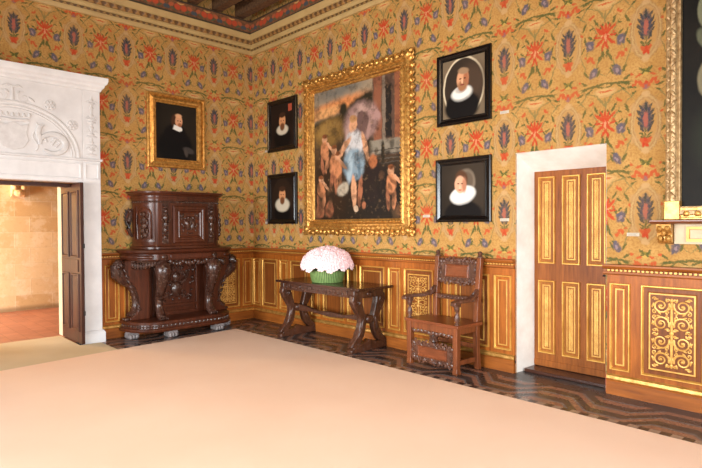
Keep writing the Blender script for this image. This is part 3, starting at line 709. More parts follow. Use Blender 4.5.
# great gilt picture on its shelf at the right edge
def paint_dark(p):
    p.ell(-.31, .42, .075, .15, .1, S(112, 112, 88), .12).ell(-.33, .20, .05, .10, .4, S(90, 92, 72), .2).ell(-.30, -.12, .085, .16, 0, S(118, 110, 86), .12).ell(-.2, -.6, .2, .3, 0, S(36, 38, 28), .4)
    p.ell(.1, .2, .25, .6, 0, S(80, 62, 48), .3).ell(.1, .75, .09, .12, 0, skin, .2)
rp, rw_, rh_ = picture('tall_painting', 'tall dark painting in a pale worn gilt frame standing on the wall shelf', 'R', 6.285, 7.50, 1.583, 4.1,
        [(0, 0), (0, .05), (.014, .062), (.03, .055), (.045, .068), (.075, .066), (.088, .045), (.100, .05), (.108, .048), (.112, .012)], 'gilt_grey', paint_dark, (S(16, 14, 12), S(28, 24, 18)), out=.012)
lv = MB()
for k in range(26):
    y = -1.06 + k * .085
    for sx in (-1, 1):
        lv.ell((sx * (rw_ / 2 - .060), y, .068), (.016, .040, .014), (0, 0, .5 * (-1) ** k), 6, 4); lv.ell((sx * (rw_ / 2 - .022), y + .04, .058), (.014, .026, .014), (0, 0, -.5 * (-1) ** k), 6, 4)
lv.build('carved_leaves', M['gilt_grey'], rp)
for sx in (-1, 1):
    pb = MB(); pb.box(sx * (rw_ / 2 - .056) - .058, sx * (rw_ / 2 - .056) + .058, -rh_ / 2 + .001, -rh_ / 2 + .155, .0, .078)
    pb.build('corner_block', M['gilt'], rp, smooth=0, bevel=.004)
bb = MB(); bb.box(-rw_ / 2 + .11, rw_ / 2 - .11, -rh_ / 2 + .004, -rh_ / 2 + .095, .02, .06)
for k in range(12): bb.ell((-rw_ / 2 + .16 + k * .082, -rh_ / 2 + .05, .062), (.034, .03, .010), n=6, m=4)
bb.build('bottom_band', M['gilt_frame'], rp)
sh = thing('wall_shelf', 'stone and gilt wall shelf on scroll corbels under the tall dark painting', 'shelf', (6.9, 0, 1.38))
b = MB(); b.prism([(0, .165), (0, .20), (-.165, .20), (-.165, .185), (-.15, .175), (-.12, .165)], -.71, .71, 'x'); b.build('shelf_board', M['chair_panel'], sh, smooth=0, bevel=.003)
b = MB(); b.box(-.55, .55, -.05, 0, .0, .165); b.build('stone_panel', M['jamb'], sh, smooth=0)
b = MB(); b.M = Matrix.Translation((0, -.05, .0825)) @ Euler(RW_ROT).to_matrix().to_4x4(); b.frame(.92, .125, [(0, 0), (0, .012), (.022, .012), (.026, .0)]); b.build('gilt_fillet', M['inlay'], sh, smooth=0)
for sx in (-1, 1):
    b = MB(); x = sx * .61
    b.prism([(0, .165), (-.13, .165), (-.135, .13), (-.115, .10), (-.09, .09), (-.10, .06), (-.09, .02), (-.05, .0), (0, .0)], x - .055, x + .055, 'x')
    for s_ in (-1, 1): b.ell((x + s_ * .03, -.105, .045), (.026, .03, .032)); b.ell((x + s_ * .03, -.125, .13), (.026, .025, .025))
    b.ell((x, -.12, .09), (.02, .02, .03)); b.build('scroll_corbel', M['gilt'], sh, smooth=40)

# caption cards
M['card'] = plain('white_card', S(188, 176, 156), S(200, 190, 172), 20, .7)
M['ink'] = plain('grey_ink', S(130, 124, 116), S(150, 144, 136), 20, .8)
for x, z, lab in ((4.735, 2.735, 'small white caption card right of the oval portrait'), (4.735, 1.60, 'small white caption card right of the veiled woman portrait'), (3.69, 1.655, 'small white caption card between the large gilt picture and the veiled woman'),
                  (.405, 2.765, 'small white caption card left of the upper corner portrait'), (.395, 1.60, 'small white caption card left of the lower corner portrait'), (6.01, 1.455, 'small white caption card low on the wallpaper right of the door')):
    t = thing('caption_card', lab, 'card', group='caption cards beside the pictures'); place(t, 'R', x, z, .0)
    MB().box(-.052, .052, -.015, .015, .0, .003).build('card', M['card'], t, smooth=0)
    q = MB()
    for k, wd in enumerate((.045, .038, .042)): q.box(-.044, -.044 + wd * 2 * .9, .006 - k * .008, .0085 - k * .008, .003, .0035)
    q.build('print_line', M['ink'], t, smooth=0)

# ------------------------------------------------------------------ carved cabinet
X0 = .08
def dplan(hw, hwf, dep, g=0, n=12):
    a, b = dep + g, hw - hwf
    pts = [(X0, -hw - g)]
    for i in range(n + 1):
        t = PI / 2 * i / n
        pts.append((X0 + a * math.sin(t) ** 1.0, -hwf - (b + g) * math.cos(t)))
    return pts[1:] + [(x, -y) for x, y in reversed(pts[1:])]
def dloft(hw, hwf, dep, prof):
    mb = MB(); mb.loft([[(x, y, z) for x, y in dplan(hw, hwf, dep, g)] for z, g in prof]); return mb
cab = thing('carved_cabinet', 'dark carved walnut cabinet on lion legs with rounded sides, against the left wall', 'cabinet', (0, -1.46, 0))
dloft(.78, .46, .50, [(.100, 0), (.100, .035), (.122, .042), (.142, .034), (.150, .010), (.200, .004), (.208, .024), (.236, .024), (.246, .005), (.247, -.02)]).build('base', M['walnut_plain'], cab, smooth=25)
bc = MB()
for i in range(26):                                                     # carved band round the plinth
    pts = dplan(.78, .46, .50, .008, 14); k = int(i * (len(pts) - 1) / 25); x, y = pts[k]
for i in range(30):
    y = -.46 + .92 * (i + .5) / 30; bc.ell((X0 + .507, y, .175), (.010, .013, .022), (.4 * (-1) ** i, 0, 0), 6, 4)
for sgn in (-1, 1):
    for i in range(14):
        t = PI / 2 * (i + .5) / 14; bc.ell((X0 + .508 * math.sin(t), sgn * (.46 + .328 * math.cos(t)), .175), (.013, .013, .022), (0, 0, 0), 6, 4)
bc.tube([(x, y, .175) for x, y in dplan(.78, .46, .50, .0, 14)], .010, 6)
bc.build('carved_band', M['walnut'], cab)
for (x, y) in ((.50, -.265), (.50, .46), (.28, -.70), (.28, .70), (.50, .10)) if False else ((.51, -.265), (.51, .46), (.27, -.72), (.27, .72)):
    f = MB(); f.loft([[(x + a * w, y + b * w, z) for a, b in ((-1, -1), (1, -1), (1, 1), (-1, 1))] for z, w in ((0, .052), (.02, .070), (.07, .072), (.103, .056))])
    for k in (-1, 0, 1): f.ell((x + .07, y + k * .042, .036), (.024, .024, .034), n=6, m=4)
    f.build('foot', M['foot'], cab)
bp_ = MB(); bp_.box(X0, X0 + .04, -.62, .62, .24, 1.08)
for s_ in (-1, 1): bp_.box(X0 + .04, X0 + .06, s_ * .34 - .02, s_ * .34 + .02, .24, 1.06)
bp_.box(X0 + .04, X0 + .07, -.32, .32, .36, .40); bp_.box(X0 + .04, X0 + .07, -.32, .32, .24, .30)
bk = bp_.build('back_panel', M['walnut_plain'], cab, smooth=0, bevel=.004)
def carved_field(mb, w, h, seed, n=26, r=.03, zz=.006, sym=True):
    rn = random.Random(seed)
    for i in range(n):
        x = rn.uniform(0.01, w / 2 - .02); y = rn.uniform(-h / 2 + .02, h / 2 - .02); rr = r * rn.uniform(.5, 1.2); a = rn.uniform(0, PI)
        for s_ in ((-1, 1) if sym else (rn.choice((-1, 1)),)):
            if i % 3 == 0: scroll(mb, s_ * x, y, rr, 1.2, a if s_ > 0 else PI - a, s_, rr * .28, zz, 10)
            else: mb.ell((s_ * x, y, zz), (rr * .9, rr * .45, rr * .5), (0, 0, s_ * a), 6, 5)
rf = MB(); rf.M = Matrix.Translation((X0 + .04, .0, .70)) @ Euler(LW_ROT).to_matrix().to_4x4()
carved_field(rf, .60, .58, 5, 40, .04); rf.ell((0, .1, .02), (.06, .08, .04)); rf.ell((0, -.08, .02), (.09, .13, .04))
for s_ in (-1, 1): rf.tube([(s_ * .06, 0, .02), (s_ * .15, .06, .03), (s_ * .2, .18, .02)], [.03, .025, .02], 6)
rf.build('carved_relief', M['walnut'], bk)
def lion(sy):
    y = sy * .385; mb = MB()
    path = [(.50, 1.08, .06), (.53, 1.0, .10), (.555, .92, .102), (.535, .82, .084), (.48, .70, .064), (.42, .58, .052), (.395, .47, .046), (.41, .38, .048), (.46, .31, .055), (.50, .275, .05), (.545, .265, .042)]
    mb.tube([(x, y, z) for x, z, r_ in path], [r_ * 1.14 for x, z, r_ in path], 12, up=(0, 1, 0))
    for k in range(5): mb.ell((.545, y - .048 + k * .024, .265), (.04, .014, .022), n=6, m=5)        # toes
    for k in range(9):
        a = k * .7; mb.tube([(.47 + .03 * math.cos(a), y + .06 * math.cos(a), .9 - k * .04), (.50, y + .075 * math.sin(a), .86 - k * .04), (.46, y + .06, .80 - k * .04)], .010, 5)
    return mb
for s_ in (-1, 1):
    lg = lion(s_).build('lion_leg', M['walnut'], cab)
    hd = MB(); y = s_ * .385
    hd.ell((.565, y, 1.0), (.065, .07, .075)); hd.ell((.625, y, .972), (.035, .042, .034)); hd.ell((.635, y, .99), (.03, .018, .016)); hd.ell((.61, y, .945), (.035, .03, .014))
    for e in (-1, 1): hd.ell((.61, y + e * .03, 1.015), (.016, .013, .011)); hd.ell((.56, y + e * .065, 1.055), (.018, .014, .022)); hd.ell((.61, y + e * .026, 1.032), (.022, .02, .010), (0, .3, 0))
    for k in range(14):
        a = 2 * PI * k / 14; hd.ell((.535, y + .085 * math.cos(a), 1.0 + .085 * math.sin(a)), (.035, .022, .022), (a, 0, 0), 6, 5)
        hd.ell((.51, y + .098 * math.cos(a + .2), .985 + .105 * math.sin(a + .2)), (.03, .024, .024), (a, 0, 0), 6, 5)
    hd.build('lion_head', M['walnut'], lg)
    kn = MB(); kn.box(.50, .60, y - .06, y + .06, 1.075, 1.18); kn.ell((.60, y, 1.125), (.02, .045, .04)); kn.build('console_block', M['walnut'], lg, bevel=.006)
for s_ in (-1, 1):                                                      # winged end consoles
    mb = MB(); prof = [(.46, 1.08), (.80, 1.08), (.86, 1.03), (.875, .96), (.86, .88), (.80, .82), (.72, .77), (.655, .70), (.625, .60), (.615, .50), (.625, .40), (.66, .33), (.74, .285), (.74, .245), (.46, .245)]
    mb.prism([(s_ * a, b) for a, b in prof], X0 + .02, X0 + .20, 'x')
    ob = mb.build('end_console', M['walnut_plain'], cab, smooth=30, bevel=.012)
    cv = MB(); yy = s_
    cv.tube([(X0 + .11, yy * .83, 1.06), (X0 + .13, yy * .885, .99), (X0 + .13, yy * .875, .90), (X0 + .12, yy * .80, .82), (X0 + .12, yy * .70, .74), (X0 + .12, yy * .64, .62), (X0 + .12, yy * .625, .48), (X0 + .12, yy * .65, .36), (X0 + .13, yy * .72, .29)], [.065, .095, .10, .085, .07, .06, .055, .06, .07], 10, up=(1, 0, 0))
    cv.ell((X0 + .16, yy * .87, 1.02), (.10, .08, .09)); cv.ell((X0 + .22, yy * .90, 1.0), (.04, .035, .035))
    for k in range(10): a = k * .63; cv.ell((X0 + .12, yy * (.85 + .07 * math.cos(a)), 1.0 + .08 * math.sin(a)), (.05, .025, .025), (a, 0, 0), 6, 5)
    for k in range(8): cv.ell((X0 + .205, yy * (.80 - k * .026), .93 - k * .075), (.014, .045, .02), (.9 * yy, 0, 0), 6, 4)
    for k in range(4): cv.ell((X0 + .12 + .03 * (k - 1.5), yy * .765, .265), (.016, .05, .024), n=6, m=5)
    cv.build('carved_beast', M['walnut'], ob)
dloft(.80, .46, .53, [(1.075, -.05), (1.08, -.015), (1.095, -.005), (1.165, -.005), (1.175, .012), (1.195, .04), (1.222, .045), (1.232, .03), (1.236, .0), (1.237, -.05)]).build('waist_slab', M['walnut_plain'], cab, smooth=25)
dw = MB()
dw.box(X0 + .52, X0 + .545, -.31, .31, 1.10, 1.16)
for s_ in (-1, 1):
    for z0, z1 in ((1.102, 1.158),):
        pts = [(X0 + .535 * math.sin(t), s_ * (.46 + .345 * math.cos(t))) for t in [PI / 2 * (.1 + .75 * i / 10) for i in range(11)]]
        dw.tube([(x, y, 1.13) for x, y in pts], [.016, .026, .03, .03, .03, .03, .03, .03, .03, .026, .016], 8)
dw.build('drawer_front', M['walnut_plain'], cab, smooth=40, bevel=.006)
ap = MB()
for k in range(13):
    y = -.28 + .56 * k / 12; z = 1.055 - .03 * abs(math.sin(PI * k / 4)) * 1.0
    ap.ell((X0 + .485, y, z), (.022, .032, .032 + .012 * (k % 3 == 0)), (.4 * (-1) ** k, 0, 0), 7, 5)
for s_ in (-1, 1):
    for k in range(12):
        t = PI / 2 * (.06 + .86 * k / 11); ap.ell((X0 + .45 * math.sin(t), s_ * (.46 + .27 * math.cos(t)), 1.045 - .045 * math.sin(PI * k / 11)), (.028, .028, .036 + .016 * math.sin(PI * k / 11)), n=7, m=5)
ap.tube([(x, y, 1.07) for x, y in dplan(.73, .46, .455, .0, 12)], .022, 6)
ap.build('carved_apron', M['walnut'], cab)
dloft(.62, .42, .42, [(1.236, .035), (1.262, .035), (1.272, .012), (1.30, .0), (1.90, .0), (1.905, .01), (1.93, .012)]).build('upper_case', M['walnut_plain'], cab, smooth=25)
dloft(.62, .42, .42, [(1.925, .0), (1.928, .02), (1.95, .024), (1.955, .018), (1.975, .02), (1.985, .05), (2.005, .065), (2.012, .085), (2.032, .088), (2.036, .075), (2.037, -.02)]).build('cornice', M['walnut_plain'], cab, smooth=25)
fz = MB()
for i in range(34): fz.ell((X0 + .436, -.41 + .82 * (i + .5) / 34, 1.89), (.010, .010, .017), (.5 * (-1) ** i, 0, 0), 6, 4)
for s_ in (-1, 1):
    for i in range(12):
        t = PI / 2 * (i + .5) / 12; fz.ell((X0 + .428 * math.sin(t), s_ * (.42 + .208 * math.cos(t)), 1.89), (.011, .011, .017), n=6, m=4)
fz.tube([(x, y, 1.89) for x, y in dplan(.62, .42, .42, .003, 12)], .009, 6)
fz.build('carved_frieze', M['walnut'], cab)
XF = X0 + .42
dd = MB(); DY = .03; dd.M = Matrix.Translation((XF, DY, 1.575)) @ Euler(LW_ROT).to_matrix().to_4x4()
dd.box(-.25, .25, -.265, .265, 0, .012); dd.frame(.50, .53, [(0, .0), (0, .020), (.02, .032), (.045, .032), (.055, .022), (.075, .022), (.085, .036), (.10, .030), (.105, .012)])
dp = dd.build('door', M['walnut_plain'], cab, smooth=25)
rl = MB(); rl.M = dd.M; carved_field(rl, .28, .30, 11, 22, .032, .016); rl.ell((-.03, .0, .02), (.035, .07, .022), (0, 0, .3)); rl.ell((.05, -.01, .02), (.03, .08, .022), (0, 0, -.2)); rl.ell((-.02, .09, .02), (.022, .026, .02)); rl.ell((.05, .09, .02), (.022, .026, .02))
rl.build('carved_relief', M['walnut'], dp)
for y in (-.33, .375):
    pi_ = MB(); pi_.M = Matrix.Translation((XF, y, 1.6)) @ Euler(LW_ROT).to_matrix().to_4x4()
    pi_.box(-.045, .045, -.29, .27, 0, .014)
    pi_.ell((0, .16, .03), (.03, .036, .03)); pi_.ell((0, .215, .02), (.045, .022, .022)); pi_.ell((0, .07, .025), (.042, .06, .03)); pi_.ell((0, -.02, .022), (.03, .06, .026)); pi_.ell((0, -.10, .02), (.024, .05, .02)); pi_.ell((0, -.2, .018), (.034, .03, .02))
    for s_ in (-1, 1): pi_.tube([(s_ * .035, .10, .025), (s_ * .058, .04, .03), (s_ * .03, .0, .035)], .013, 6); scroll(pi_, s_ * .025, -.145, .024, 1.2, 0, s_, .008, .018, 10)
    pi_.build('carved_figure', M['walnut'], cab, bevel=0)
for s_ in (-1, 1):                                                       # arched niche panels on the rounded sides
    nb = MB(); g = .010; ts = [PI / 2 * (.12 + .70 * i / 12) for i in range(13)]
    P2 = lambda t, gg: (X0 + (.42 + gg) * math.sin(t), s_ * (.42 + (.20 + gg) * math.cos(t)))
    for z0, z1 in ((1.335, 1.365), (1.83, 1.86)):
        nb.loft([[P2(t, 0) + (z0,), P2(t, g + .008) + (z0,), P2(t, g + .008) + (z1,), P2(t, 0) + (z1,)] for t in ts])
    for t0, t1 in ((ts[0], ts[1]), (ts[-2], ts[-1])):
        nb.loft([[P2(t0, 0) + (z,), P2(t0, g + .008) + (z,), P2(t1, g + .008) + (z,), P2(t1, 0) + (z,)] for z in (1.365, 1.83)])
    arch = [(ts[2] + (ts[-3] - ts[2]) * (.5 - .5 * math.cos(PI * i / 12)), 1.70 + .11 * math.sin(PI * i / 12)) for i in range(13)]
    nb.tube([P2(ts[2], .008) + (1.38,)] + [P2(t, .008) + (z,) for t, z in arch] + [P2(ts[-3], .008) + (1.38,)], .012, 6)
    npn = nb.build('niche_frame', M['walnut_plain'], cab, smooth=30)
    fg = MB(); tm = (ts[0] + ts[-1]) / 2
    for dt, z, a, b in ((0, 1.72, .03, .036), (0, 1.64, .045, .05), (.05, 1.56, .05, .05), (-.06, 1.49, .05, .05), (.06, 1.43, .04, .045), (-.14, 1.63, .022, .05), (.15, 1.60, .022, .06), (-.12, 1.41, .025, .04), (.16, 1.48, .022, .05), (-.17, 1.52, .02, .03), (.18, 1.70, .016, .03), (-.16, 1.72, .018, .03)):
        x, y = P2(tm + dt, .008); fg.ell((x, y, z), (a, a, b), n=7, m=6)
    fg.build('carved_figure', M['walnut'], npn)
    sc_ = MB(); y = s_ * .64
    sc_.tube([(X0 + .05, y, 1.80), (X0 + .06, y + s_ * .03, 1.72), (X0 + .06, y + s_ * .055, 1.62), (X0 + .06, y + s_ * .06, 1.52), (X0 + .06, y + s_ * .03, 1.44), (X0 + .06, y, 1.40)], [.015, .03, .035, .03, .024, .012], 8)
    sc_.ell((X0 + .06, y + s_ * .035, 1.76), (.03, .03, .035)); sc_.build('side_scroll', M['walnut'], cab)

# ------------------------------------------------------------------ long table
tb = thing('trestle_table', 'long dark walnut trestle table with carved lyre legs under the big painting', 'table', (2.36, -.355, 0))
TY0, TY1 = -.315, .29
t = MB(); t.prism([(-.81, .762), (.84, .762), (.85, .772), (.85, .787), (.84, .795), (-.81, .795), (-.82, .787), (-.82, .772)], TY0, TY1, 'y'); t.build('tabletop', M['table_top'], tb, smooth=0, bevel=.004)
a = MB(); a.box(-.72, .72, -.26, -.225, .665, .762); a.box(-.72, .72, .20, .235, .665, .762); a.box(-.74, -.70, -.26, .235, .665, .762); a.box(.66, .70, -.26, .235, .665, .762)
a.build('apron', M['table_wood'], tb, smooth=0, bevel=.003)
for k in range(6):
    bl = MB(); x = -.58 + k * .23; bl.box(x - .03, x + .03, -.272, -.26, .70, .745)
    for e in (-.07, .07): bl.ell((x + e, -.262, .70), (.03, .010, .018), n=6, m=4)
    bl.build('carved_block', M['table_wood'], tb, bevel=.004)
for x, nm in ((-.73, 'l'), (.68, 'r')):
    lg = MB()
    for s_ in (-1, 1):
        path = [(.20, .70), (.21, .62), (.18, .55), (.145, .48), (.112, .41), (.108, .35), (.125, .27), (.16, .19), (.22, .12), (.27, .075)]
        w = [.075, .08, .075, .06, .05, .05, .055, .06, .07, .055]
        rings = []
        for (yy, z), ww in zip(path, w):
            rings.append([(x - .04, s_ * yy - ww, z), (x + .04, s_ * yy - ww, z), (x + .04, s_ * yy + ww, z), (x - .04, s_ * yy + ww, z)])
        lg.loft(rings)
    lg.box(x - .042, x + .042, -.27, .25, .655, .762); lg.box(x - .038, x + .038, -.13, .13, .34, .43)
    lg.prism([(-.32, .0), (.31, .0), (.31, .04), (.24, .09), (.12, .10), (.0, .14), (-.12, .10), (-.25, .09), (-.32, .04)], x - .045, x + .045, 'x')
    tr = lg.build('trestle_leg', M['table_wood'], tb, smooth=30, bevel=.010)
    for e in (-1, 1):
        EM = Matrix.Translation((x + e * .042, 0, 0)) @ Euler((PI / 2, 0, PI / 2)).to_matrix().to_4x4()
        for s_ in (-1, 1):
            sc_ = MB(); sc_.M = EM; scroll(sc_, s_ * .22, .61, .055, 1.3, 0, s_, .014, .0, 14); sc_.build('upper_scroll', M['table_wood'], tr)
            sc_ = MB(); sc_.M = EM; scroll(sc_, s_ * .265, .05, .04, 1.2, PI, -s_, .012, 0, 12); sc_.build('foot_scroll', M['table_wood'], tr)
            sc_ = MB(); sc_.M = EM; sc_.ell((s_ * .16, .24, 0), (.028, .08, .012), (0, 0, s_ * .6)); sc_.ell((s_ * .12, .34, 0), (.028, .08, .012), (0, 0, s_ * .3)); sc_.build('leaf_carving', M['table_wood'], tr)
        sc_ = MB(); sc_.M = EM; sc_.ell((0, .70, 0), (.06, .035, .014)); sc_.build('leaf_carving', M['table_wood'], tr)
        sc_ = MB(); sc_.M = EM; sc_.ell((0, .39, 0), (.07, .05, .018)); sc_.build('boss', M['table_wood'], tr)
s_ = MB(); s_.prism([(-.72, .34), (-.72, .44), (-.5, .42), (-.25, .385), (0, .40), (.25, .385), (.5, .42), (.67, .44), (.67, .34), (.4, .355), (0, .33), (-.4, .355)], -.028, .028, 'y'); s_.build('stretcher', M['table_wood'], tb, smooth=0, bevel=.006)

# ------------------------------------------------------------------ flowers
def leafy(name, c1, c2, sc, rough=.6, bump=.3):
    T = NT(name); P = T.obj(); f = T.noise(P, sc, 3); T.bump(f, bump, .01); return T.fin(T.ramp(f, [(.3, c1), (.7, c2)]), rough)
def basket_mat():
    T = NT('green_basket_weave'); P = T.obj(); q = T.n('ShaderNodeSeparateXYZ', {0: P})
    a = T.math('ARCTAN2', q.outputs[1], q.outputs[0]); st = T.math('SINE', T.math('MULTIPLY', a, 60.)); n = T.noise(P, 30, 3)
    f = T.maprange(T.math('ADD', T.math('MULTIPLY', st, .5), n), -.2, 1.1); T.bump(f, .5, .008)
    return T.fin(T.ramp(f, [(.1, S(62, 88, 38)), (.9, S(122, 150, 84))]), .55)
fa = thing('flower_arrangement', 'domed bouquet of pale pink flowers in a green pot on the long table', 'flowers', (2.32, -.385, .7955))
pt = MB(); pt.lathe([(.19, 0), (.205, .004), (.222, .06), (.235, .12), (.238, .165), (.244, .18), (.236, .186), (.225, .18), (.215, .15)], 40); pt.build('pot', basket_mat(), fa)
lc = MB(); rnd = random.Random(4); M['leafd'] = leafy('dark_leaves', S(24, 38, 22), S(52, 70, 44), 18)
for k in range(60):
    a = 2 * PI * k / 60 + rnd.uniform(-.04, .04); rr = rnd.uniform(.25, .29); lc.ell((rr * math.cos(a), rr * math.sin(a), .188 + rnd.uniform(-.012, .012)), (.05, .024, .008), (0, .25, a), 6, 4)
lc.lathe([(.05, .16), (.22, .165), (.27, .195), (.26, .25), (.10, .33)], 24)
lc.build('leaf_collar', M['leafd'], fa)
rs = MB(); rnd = random.Random(9)
rs.ell((0, 0, .028), (.020, .020, .024), n=7, m=5)
for ring, (n, r_, tilt, sz, z) in enumerate(((4, .016, .35, .024, .028), (6, .028, .75, .030, .020), (8, .040, 1.1, .032, .010))):
    for k in range(n):
        a = 2 * PI * k / n + ring * .5 + rnd.uniform(-.1, .1); rs.ell((r_ * math.cos(a), r_ * math.sin(a), z), (sz * .36, sz * .8, sz), (0, tilt, a), 6, 5)
M['rose'] = leafy('pink_petals', S(242, 202, 205), S(252, 228, 228), 30, .7, .1)
r0 = rs.build('flower', M['rose'], fa, smooth=60)
first = True; N = 96
for k in range(N):
    f_ = (k + .5) / N; th = math.acos(1 - f_ * .98); ph = k * 2.39996
    x, y, z = .306 * math.sin(th) * math.cos(ph), .306 * math.sin(th) * math.sin(ph), .205 + .225 * math.cos(th)
    nrm = Vector((x / .306 ** 2, y / .306 ** 2, (z - .205) / .225 ** 2 + .15)).normalized()
    o = r0 if first else r0.copy()
    if not first: C.objects.link(o); o.parent = fa
    first = False
    o.location = (x, y, z); o.rotation_euler = nrm.to_track_quat('Z', 'Y').to_euler(); s = rnd.uniform(.95, 1.2); o.scale = (s, s, s)

# ------------------------------------------------------------------ armchair
ch = thing('armchair', 'tall carved oak armchair with wooden seat standing beside the white doorway', 'chair', (4.165, -.32, 0), (0, 0, -.07))
XL, XR, YF, YB = -.328, .328, -.17, .165
for x in (XL, XR):
    l = MB(); l.loft([[(x - w, YF - w, z), (x + w, YF - w, z), (x + w, YF + w, z), (x - w, YF + w, z)] for z, w in ((0, .030), (.02, .032), (.06, .028), (.48, .031))]); l.build('front_leg', M['chair_wood'], ch, smooth=0, bevel=.004)
xb = .285; XB = .04
for s_ in (-1, 1):
    l = MB(); pth = [(s_ * xb, YB + .02, 0), (s_ * xb, YB, .25), (s_ * xb, YB, .50), (s_ * (xb + .005), YB + .015, .75), (s_ * (xb + .01), YB + .055, 1.19)]
    l.loft([[(x - .028, y - .026, z), (x + .028, y - .026, z), (x + .028, y + .026, z), (x - .028, y + .026, z)] for x, y, z in [(a + XB, b, c) for a, b, c in pth]])
    bpst = l.build('back_post', M['chair_wood'], ch, smooth=0, bevel=.004)
    fn = MB(); fx, fy = s_ * (xb + .01) + XB, YB + .055
    fn.M = Matrix.Translation((fx, fy, 0)); fn.lathe([(.001, 1.188), (.034, 1.19), (.036, 1.205), (.020, 1.215), (.028, 1.235), (.022, 1.255), (.001, 1.265)], 12); fn.build('finial', M['chair_carved'], bpst)
st_ = MB(); st_.prism([(-.385, YF - .04), (.375, YF - .04), (.385, YB + .03), (-.355, YB + .03)], .478, .512); st_.build('seat', M['chair_panel'], ch, smooth=0, bevel=.006)
ap = MB(); ap.box(XL, XR, YF - .018, YF + .012, .405, .478); ap.box(XL - .015, XL + .015, YF, YB, .41, .478); ap.box(XR - .015, XR + .015, YF, YB, .41, .478); apo = ap.build('seat_rail', M['chair_wood'], ch, smooth=0, bevel=.003)
ap = MB()
for k in range(11):
    x = XL + .06 + (XR - XL - .12) * k / 10; ap.ell((x, YF - .008, .395 - .014 * abs(math.cos(PI * k / 5))), (.034, .012, .022), (0, .5 * (-1) ** k, 0), 6, 5)
ap.build('carved_edge', M['chair_carved'], apo)
def carved_panel(name, cx, cy, cz, w, h, tilt, board_w, board_h):
    """plain board inside a pierced border of scrolls"""
    MM = Matrix.Translation((cx, cy, cz)) @ Matrix.Rotation(tilt, 4, 'X') @ Euler(RW_ROT).to_matrix().to_4x4()
    b = MB(); b.M = MM; b.box(-w / 2 + .025, w / 2 - .025, -h / 2 + .025, h / 2 - .025, -.012, .006)
    root = b.build(name, M['chair_carved'], ch, smooth=0, bevel=.004)
    b = MB(); b.M = MM; b.box(-board_w / 2, board_w / 2, -board_h / 2, board_h / 2, .0, .014); b.frame(board_w + .03, board_h + .03, [(0, .006), (.004, .02), (.012, .02), (.016, .012)]); b.build('plain_board', M['chair_panel'], root, smooth=0, bevel=.002)
    c = MB(); c.M = MM
    for i, (x, y, nx, ny, k, n) in enumerate(along_rect(w - .06, h - .06, .052)):
        a = math.atan2(ny, nx); up = .018 if (k % 4 in (1, 2)) else .0
        scroll(c, x + nx * up * .6, y + ny * up * .6, .030, 1.3, a + PI * (k % 2), (-1) ** k, .011, .008, 10)
        c.ell((x + nx * (.022 + up), y + ny * (.022 + up), .004), (.016, .024, .012), (0, 0, a + .5 * (-1) ** k), 6, 4)
    for sx in (-1, 0, 1):
        for sy in (-1, 1): c.ell((sx * (w / 2 - .03), sy * (h / 2 - (.03 if sx else .012)), .01), (.034 if sx else .06, .026, .014), (0, 0, .6 * sx * sy), 7, 5)
    c.build('carved_border', M['chair_carved'], root)
carved_panel('back_panel', XB, YB + .035, 1.035, .55, .27, -.09, .30, .115)
carved_panel('front_stretcher', 0, YF + .0, .165, .60, .22, 0, .38, .088)
sp = MB(); sp.M = Matrix.Translation((0, YF + .02, 0)); sp.lathe([(.012, .27), (.022, .29), (.014, .32), (.024, .35), (.014, .38), (.02, .41)], 10); sp.box(-.05, .05, -.012, .012, .30, .37); sp.build('spindle', M['walnut'], ch)
br_ = MB(); br_.box(-xb + XB, xb + XB, YB - .002, YB + .03, .715, .765)
for k in range(9): br_.ell((-.2 + XB + k * .05, YB - .006, .74), (.022, .012, .02), (0, .5 * (-1) ** k, 0), 6, 4)
br_.build('lower_back_rail', M['chair_carved'], ch, bevel=.003)
for s_ in (-1, 1):
    ar_ = MB(); x0_, x1_ = s_ * (xb + .01) + XB, s_ * .35
    pth = [(x0_, YB + .0, .845), (x0_, YB - .05, .80), (x0_ + s_ * .01, YB - .11, .772), (x0_ + s_ * .03, YB - .20, .757), (x1_ - s_ * .005, YF + .02, .757), (x1_, YF - .05, .748), (x1_, YF - .085, .735)]
    ar_.loft([[(x - .032 * w, y, z - .018), (x + .032 * w, y, z - .018), (x + .032 * w, y, z + .018), (x - .032 * w, y, z + .018)] for (x, y, z), w in zip(pth, (.8, .9, 1, 1, 1.1, 1.2, 1.0))])
    aro = ar_.build('arm', M['chair_carved'], ch, smooth=30, bevel=.006)
    k_ = MB(); k_.M = Matrix.Translation((x0_, YB - .03, .80)) @ Euler((PI / 2, 0, PI / 2)).to_matrix().to_4x4(); scroll(k_, 0, 0, .05, 1.4, 0, 1, .016, .0, 14); k_.ell((0, 0, 0), (.03, .03, .03)); k_.ell((-.045, -.03, 0), (.03, .022, .028)); k_.build('arm_scroll', M['chair_carved'], aro)
    po_ = MB(); po_.M = Matrix.Translation((s_ * .335, YF, 0)); po_.lathe([(.026, .51), (.03, .52), (.018, .53), (.030, .575), (.022, .62), (.015, .64), (.027, .67), (.03, .70), (.024, .74)], 12); po_.box(-.03, .03, -.03, .03, .70, .742); po_.build('arm_support', M['chair_carved'], ch, bevel=.003)
    sr = MB(); sr.box(s_ * .31 - .018, s_ * .31 + .018, YF + .02, YB, .085, .135); sr.build('side_stretcher', M['chair_wood'], ch, smooth=0, bevel=.003)
bs_ = MB(); bs_.box(-xb + XB, xb + XB, YB - .015, YB + .015, .22, .27); bs_.build('rear_stretcher', M['chair_wood'], ch, smooth=0, bevel=.003)
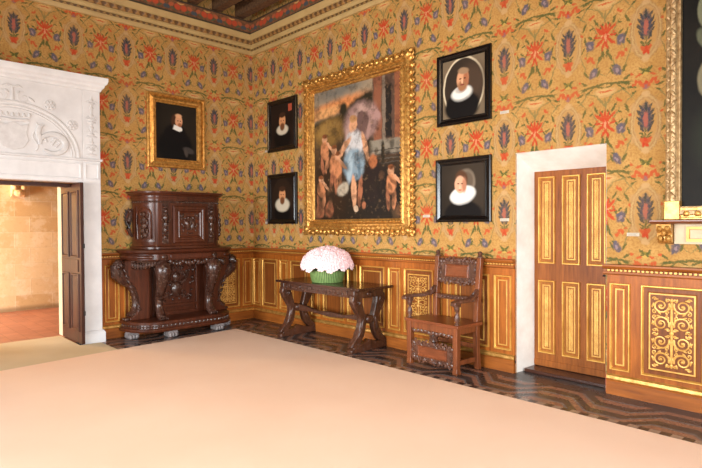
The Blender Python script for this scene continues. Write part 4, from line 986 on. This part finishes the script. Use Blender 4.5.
#PART2-END
# ------------------------------------------------------------------ camera, light, render settings
cam = bpy.data.cameras.new('camera'); co = bpy.data.objects.new('camera', cam); C.objects.link(co)
cam.sensor_width = 36; cam.lens = 541.8 * 36 / 702; cam.clip_start = .05
yaw, pitch, roll = 2.378263, -.016114, -.005263
fwd = Vector((math.cos(pitch) * math.cos(yaw), math.cos(pitch) * math.sin(yaw), math.sin(pitch)))
r = fwd.cross(Vector((0, 0, 1))).normalized(); u = r.cross(fwd)
r2 = r * math.cos(roll) + u * math.sin(roll); u2 = -r * math.sin(roll) + u * math.cos(roll)
co.matrix_world = Matrix(((r2.x, u2.x, -fwd.x, 7.756867), (r2.y, u2.y, -fwd.y, -5.144482), (r2.z, u2.z, -fwd.z, 1.55), (0, 0, 0, 1)))
bpy.context.scene.camera = co

def area(name, loc, target, sx, sy, power, col, spread=PI):
    l = bpy.data.lights.new(name, 'AREA'); l.shape = 'RECTANGLE'; l.size = sx; l.size_y = sy; l.spread = spread; l.energy = power; l.color = col
    o = bpy.data.objects.new(name, l); C.objects.link(o); o.location = loc
    o.rotation_euler = (Vector(target) - Vector(loc)).to_track_quat('-Z', 'Y').to_euler(); return o
def point(name, loc, power, col, rad):
    l = bpy.data.lights.new(name, 'POINT'); l.energy = power; l.color = col; l.shadow_soft_size = rad
    o = bpy.data.objects.new(name, l); C.objects.link(o); o.location = loc; return o
area('window_daylight_front', (4.6, -9.6, 1.6), (4.2, 0, -.5), 6.0, 2.2, 340, (.92, .97, 1), math.radians(95))
area('window_daylight_side', (10.4, -3.6, 1.6), (0, -2.2, -.4), 4.5, 2.2, 165, (.93, .97, 1), math.radians(95))
point('chandelier_glow', (4.6, -3.6, 4.0), 120, (1, .66, .36), .35)
area('next_room_window', (-2.6, -6.6, 1.2), (-3.6, -2.6, .5), 2.0, 1.6, 370, (1, .97, .93))
point('next_room_lamp', (-3.1, -4.6, 2.8), 230, (1, .60, .22), .2)
w = bpy.data.worlds.new('world'); bpy.context.scene.world = w; w.use_nodes = True
w.node_tree.nodes['Background'].inputs[0].default_value = (1, .96, .9, 1); w.node_tree.nodes['Background'].inputs[1].default_value = .18
sc = bpy.context.scene
sc.view_settings.view_transform = 'Standard'; sc.view_settings.look = 'None'; sc.view_settings.gamma = 1; sc.view_settings.use_curve_mapping = False
sc.view_settings.exposure = 0.12
sc.cycles.use_denoising = True
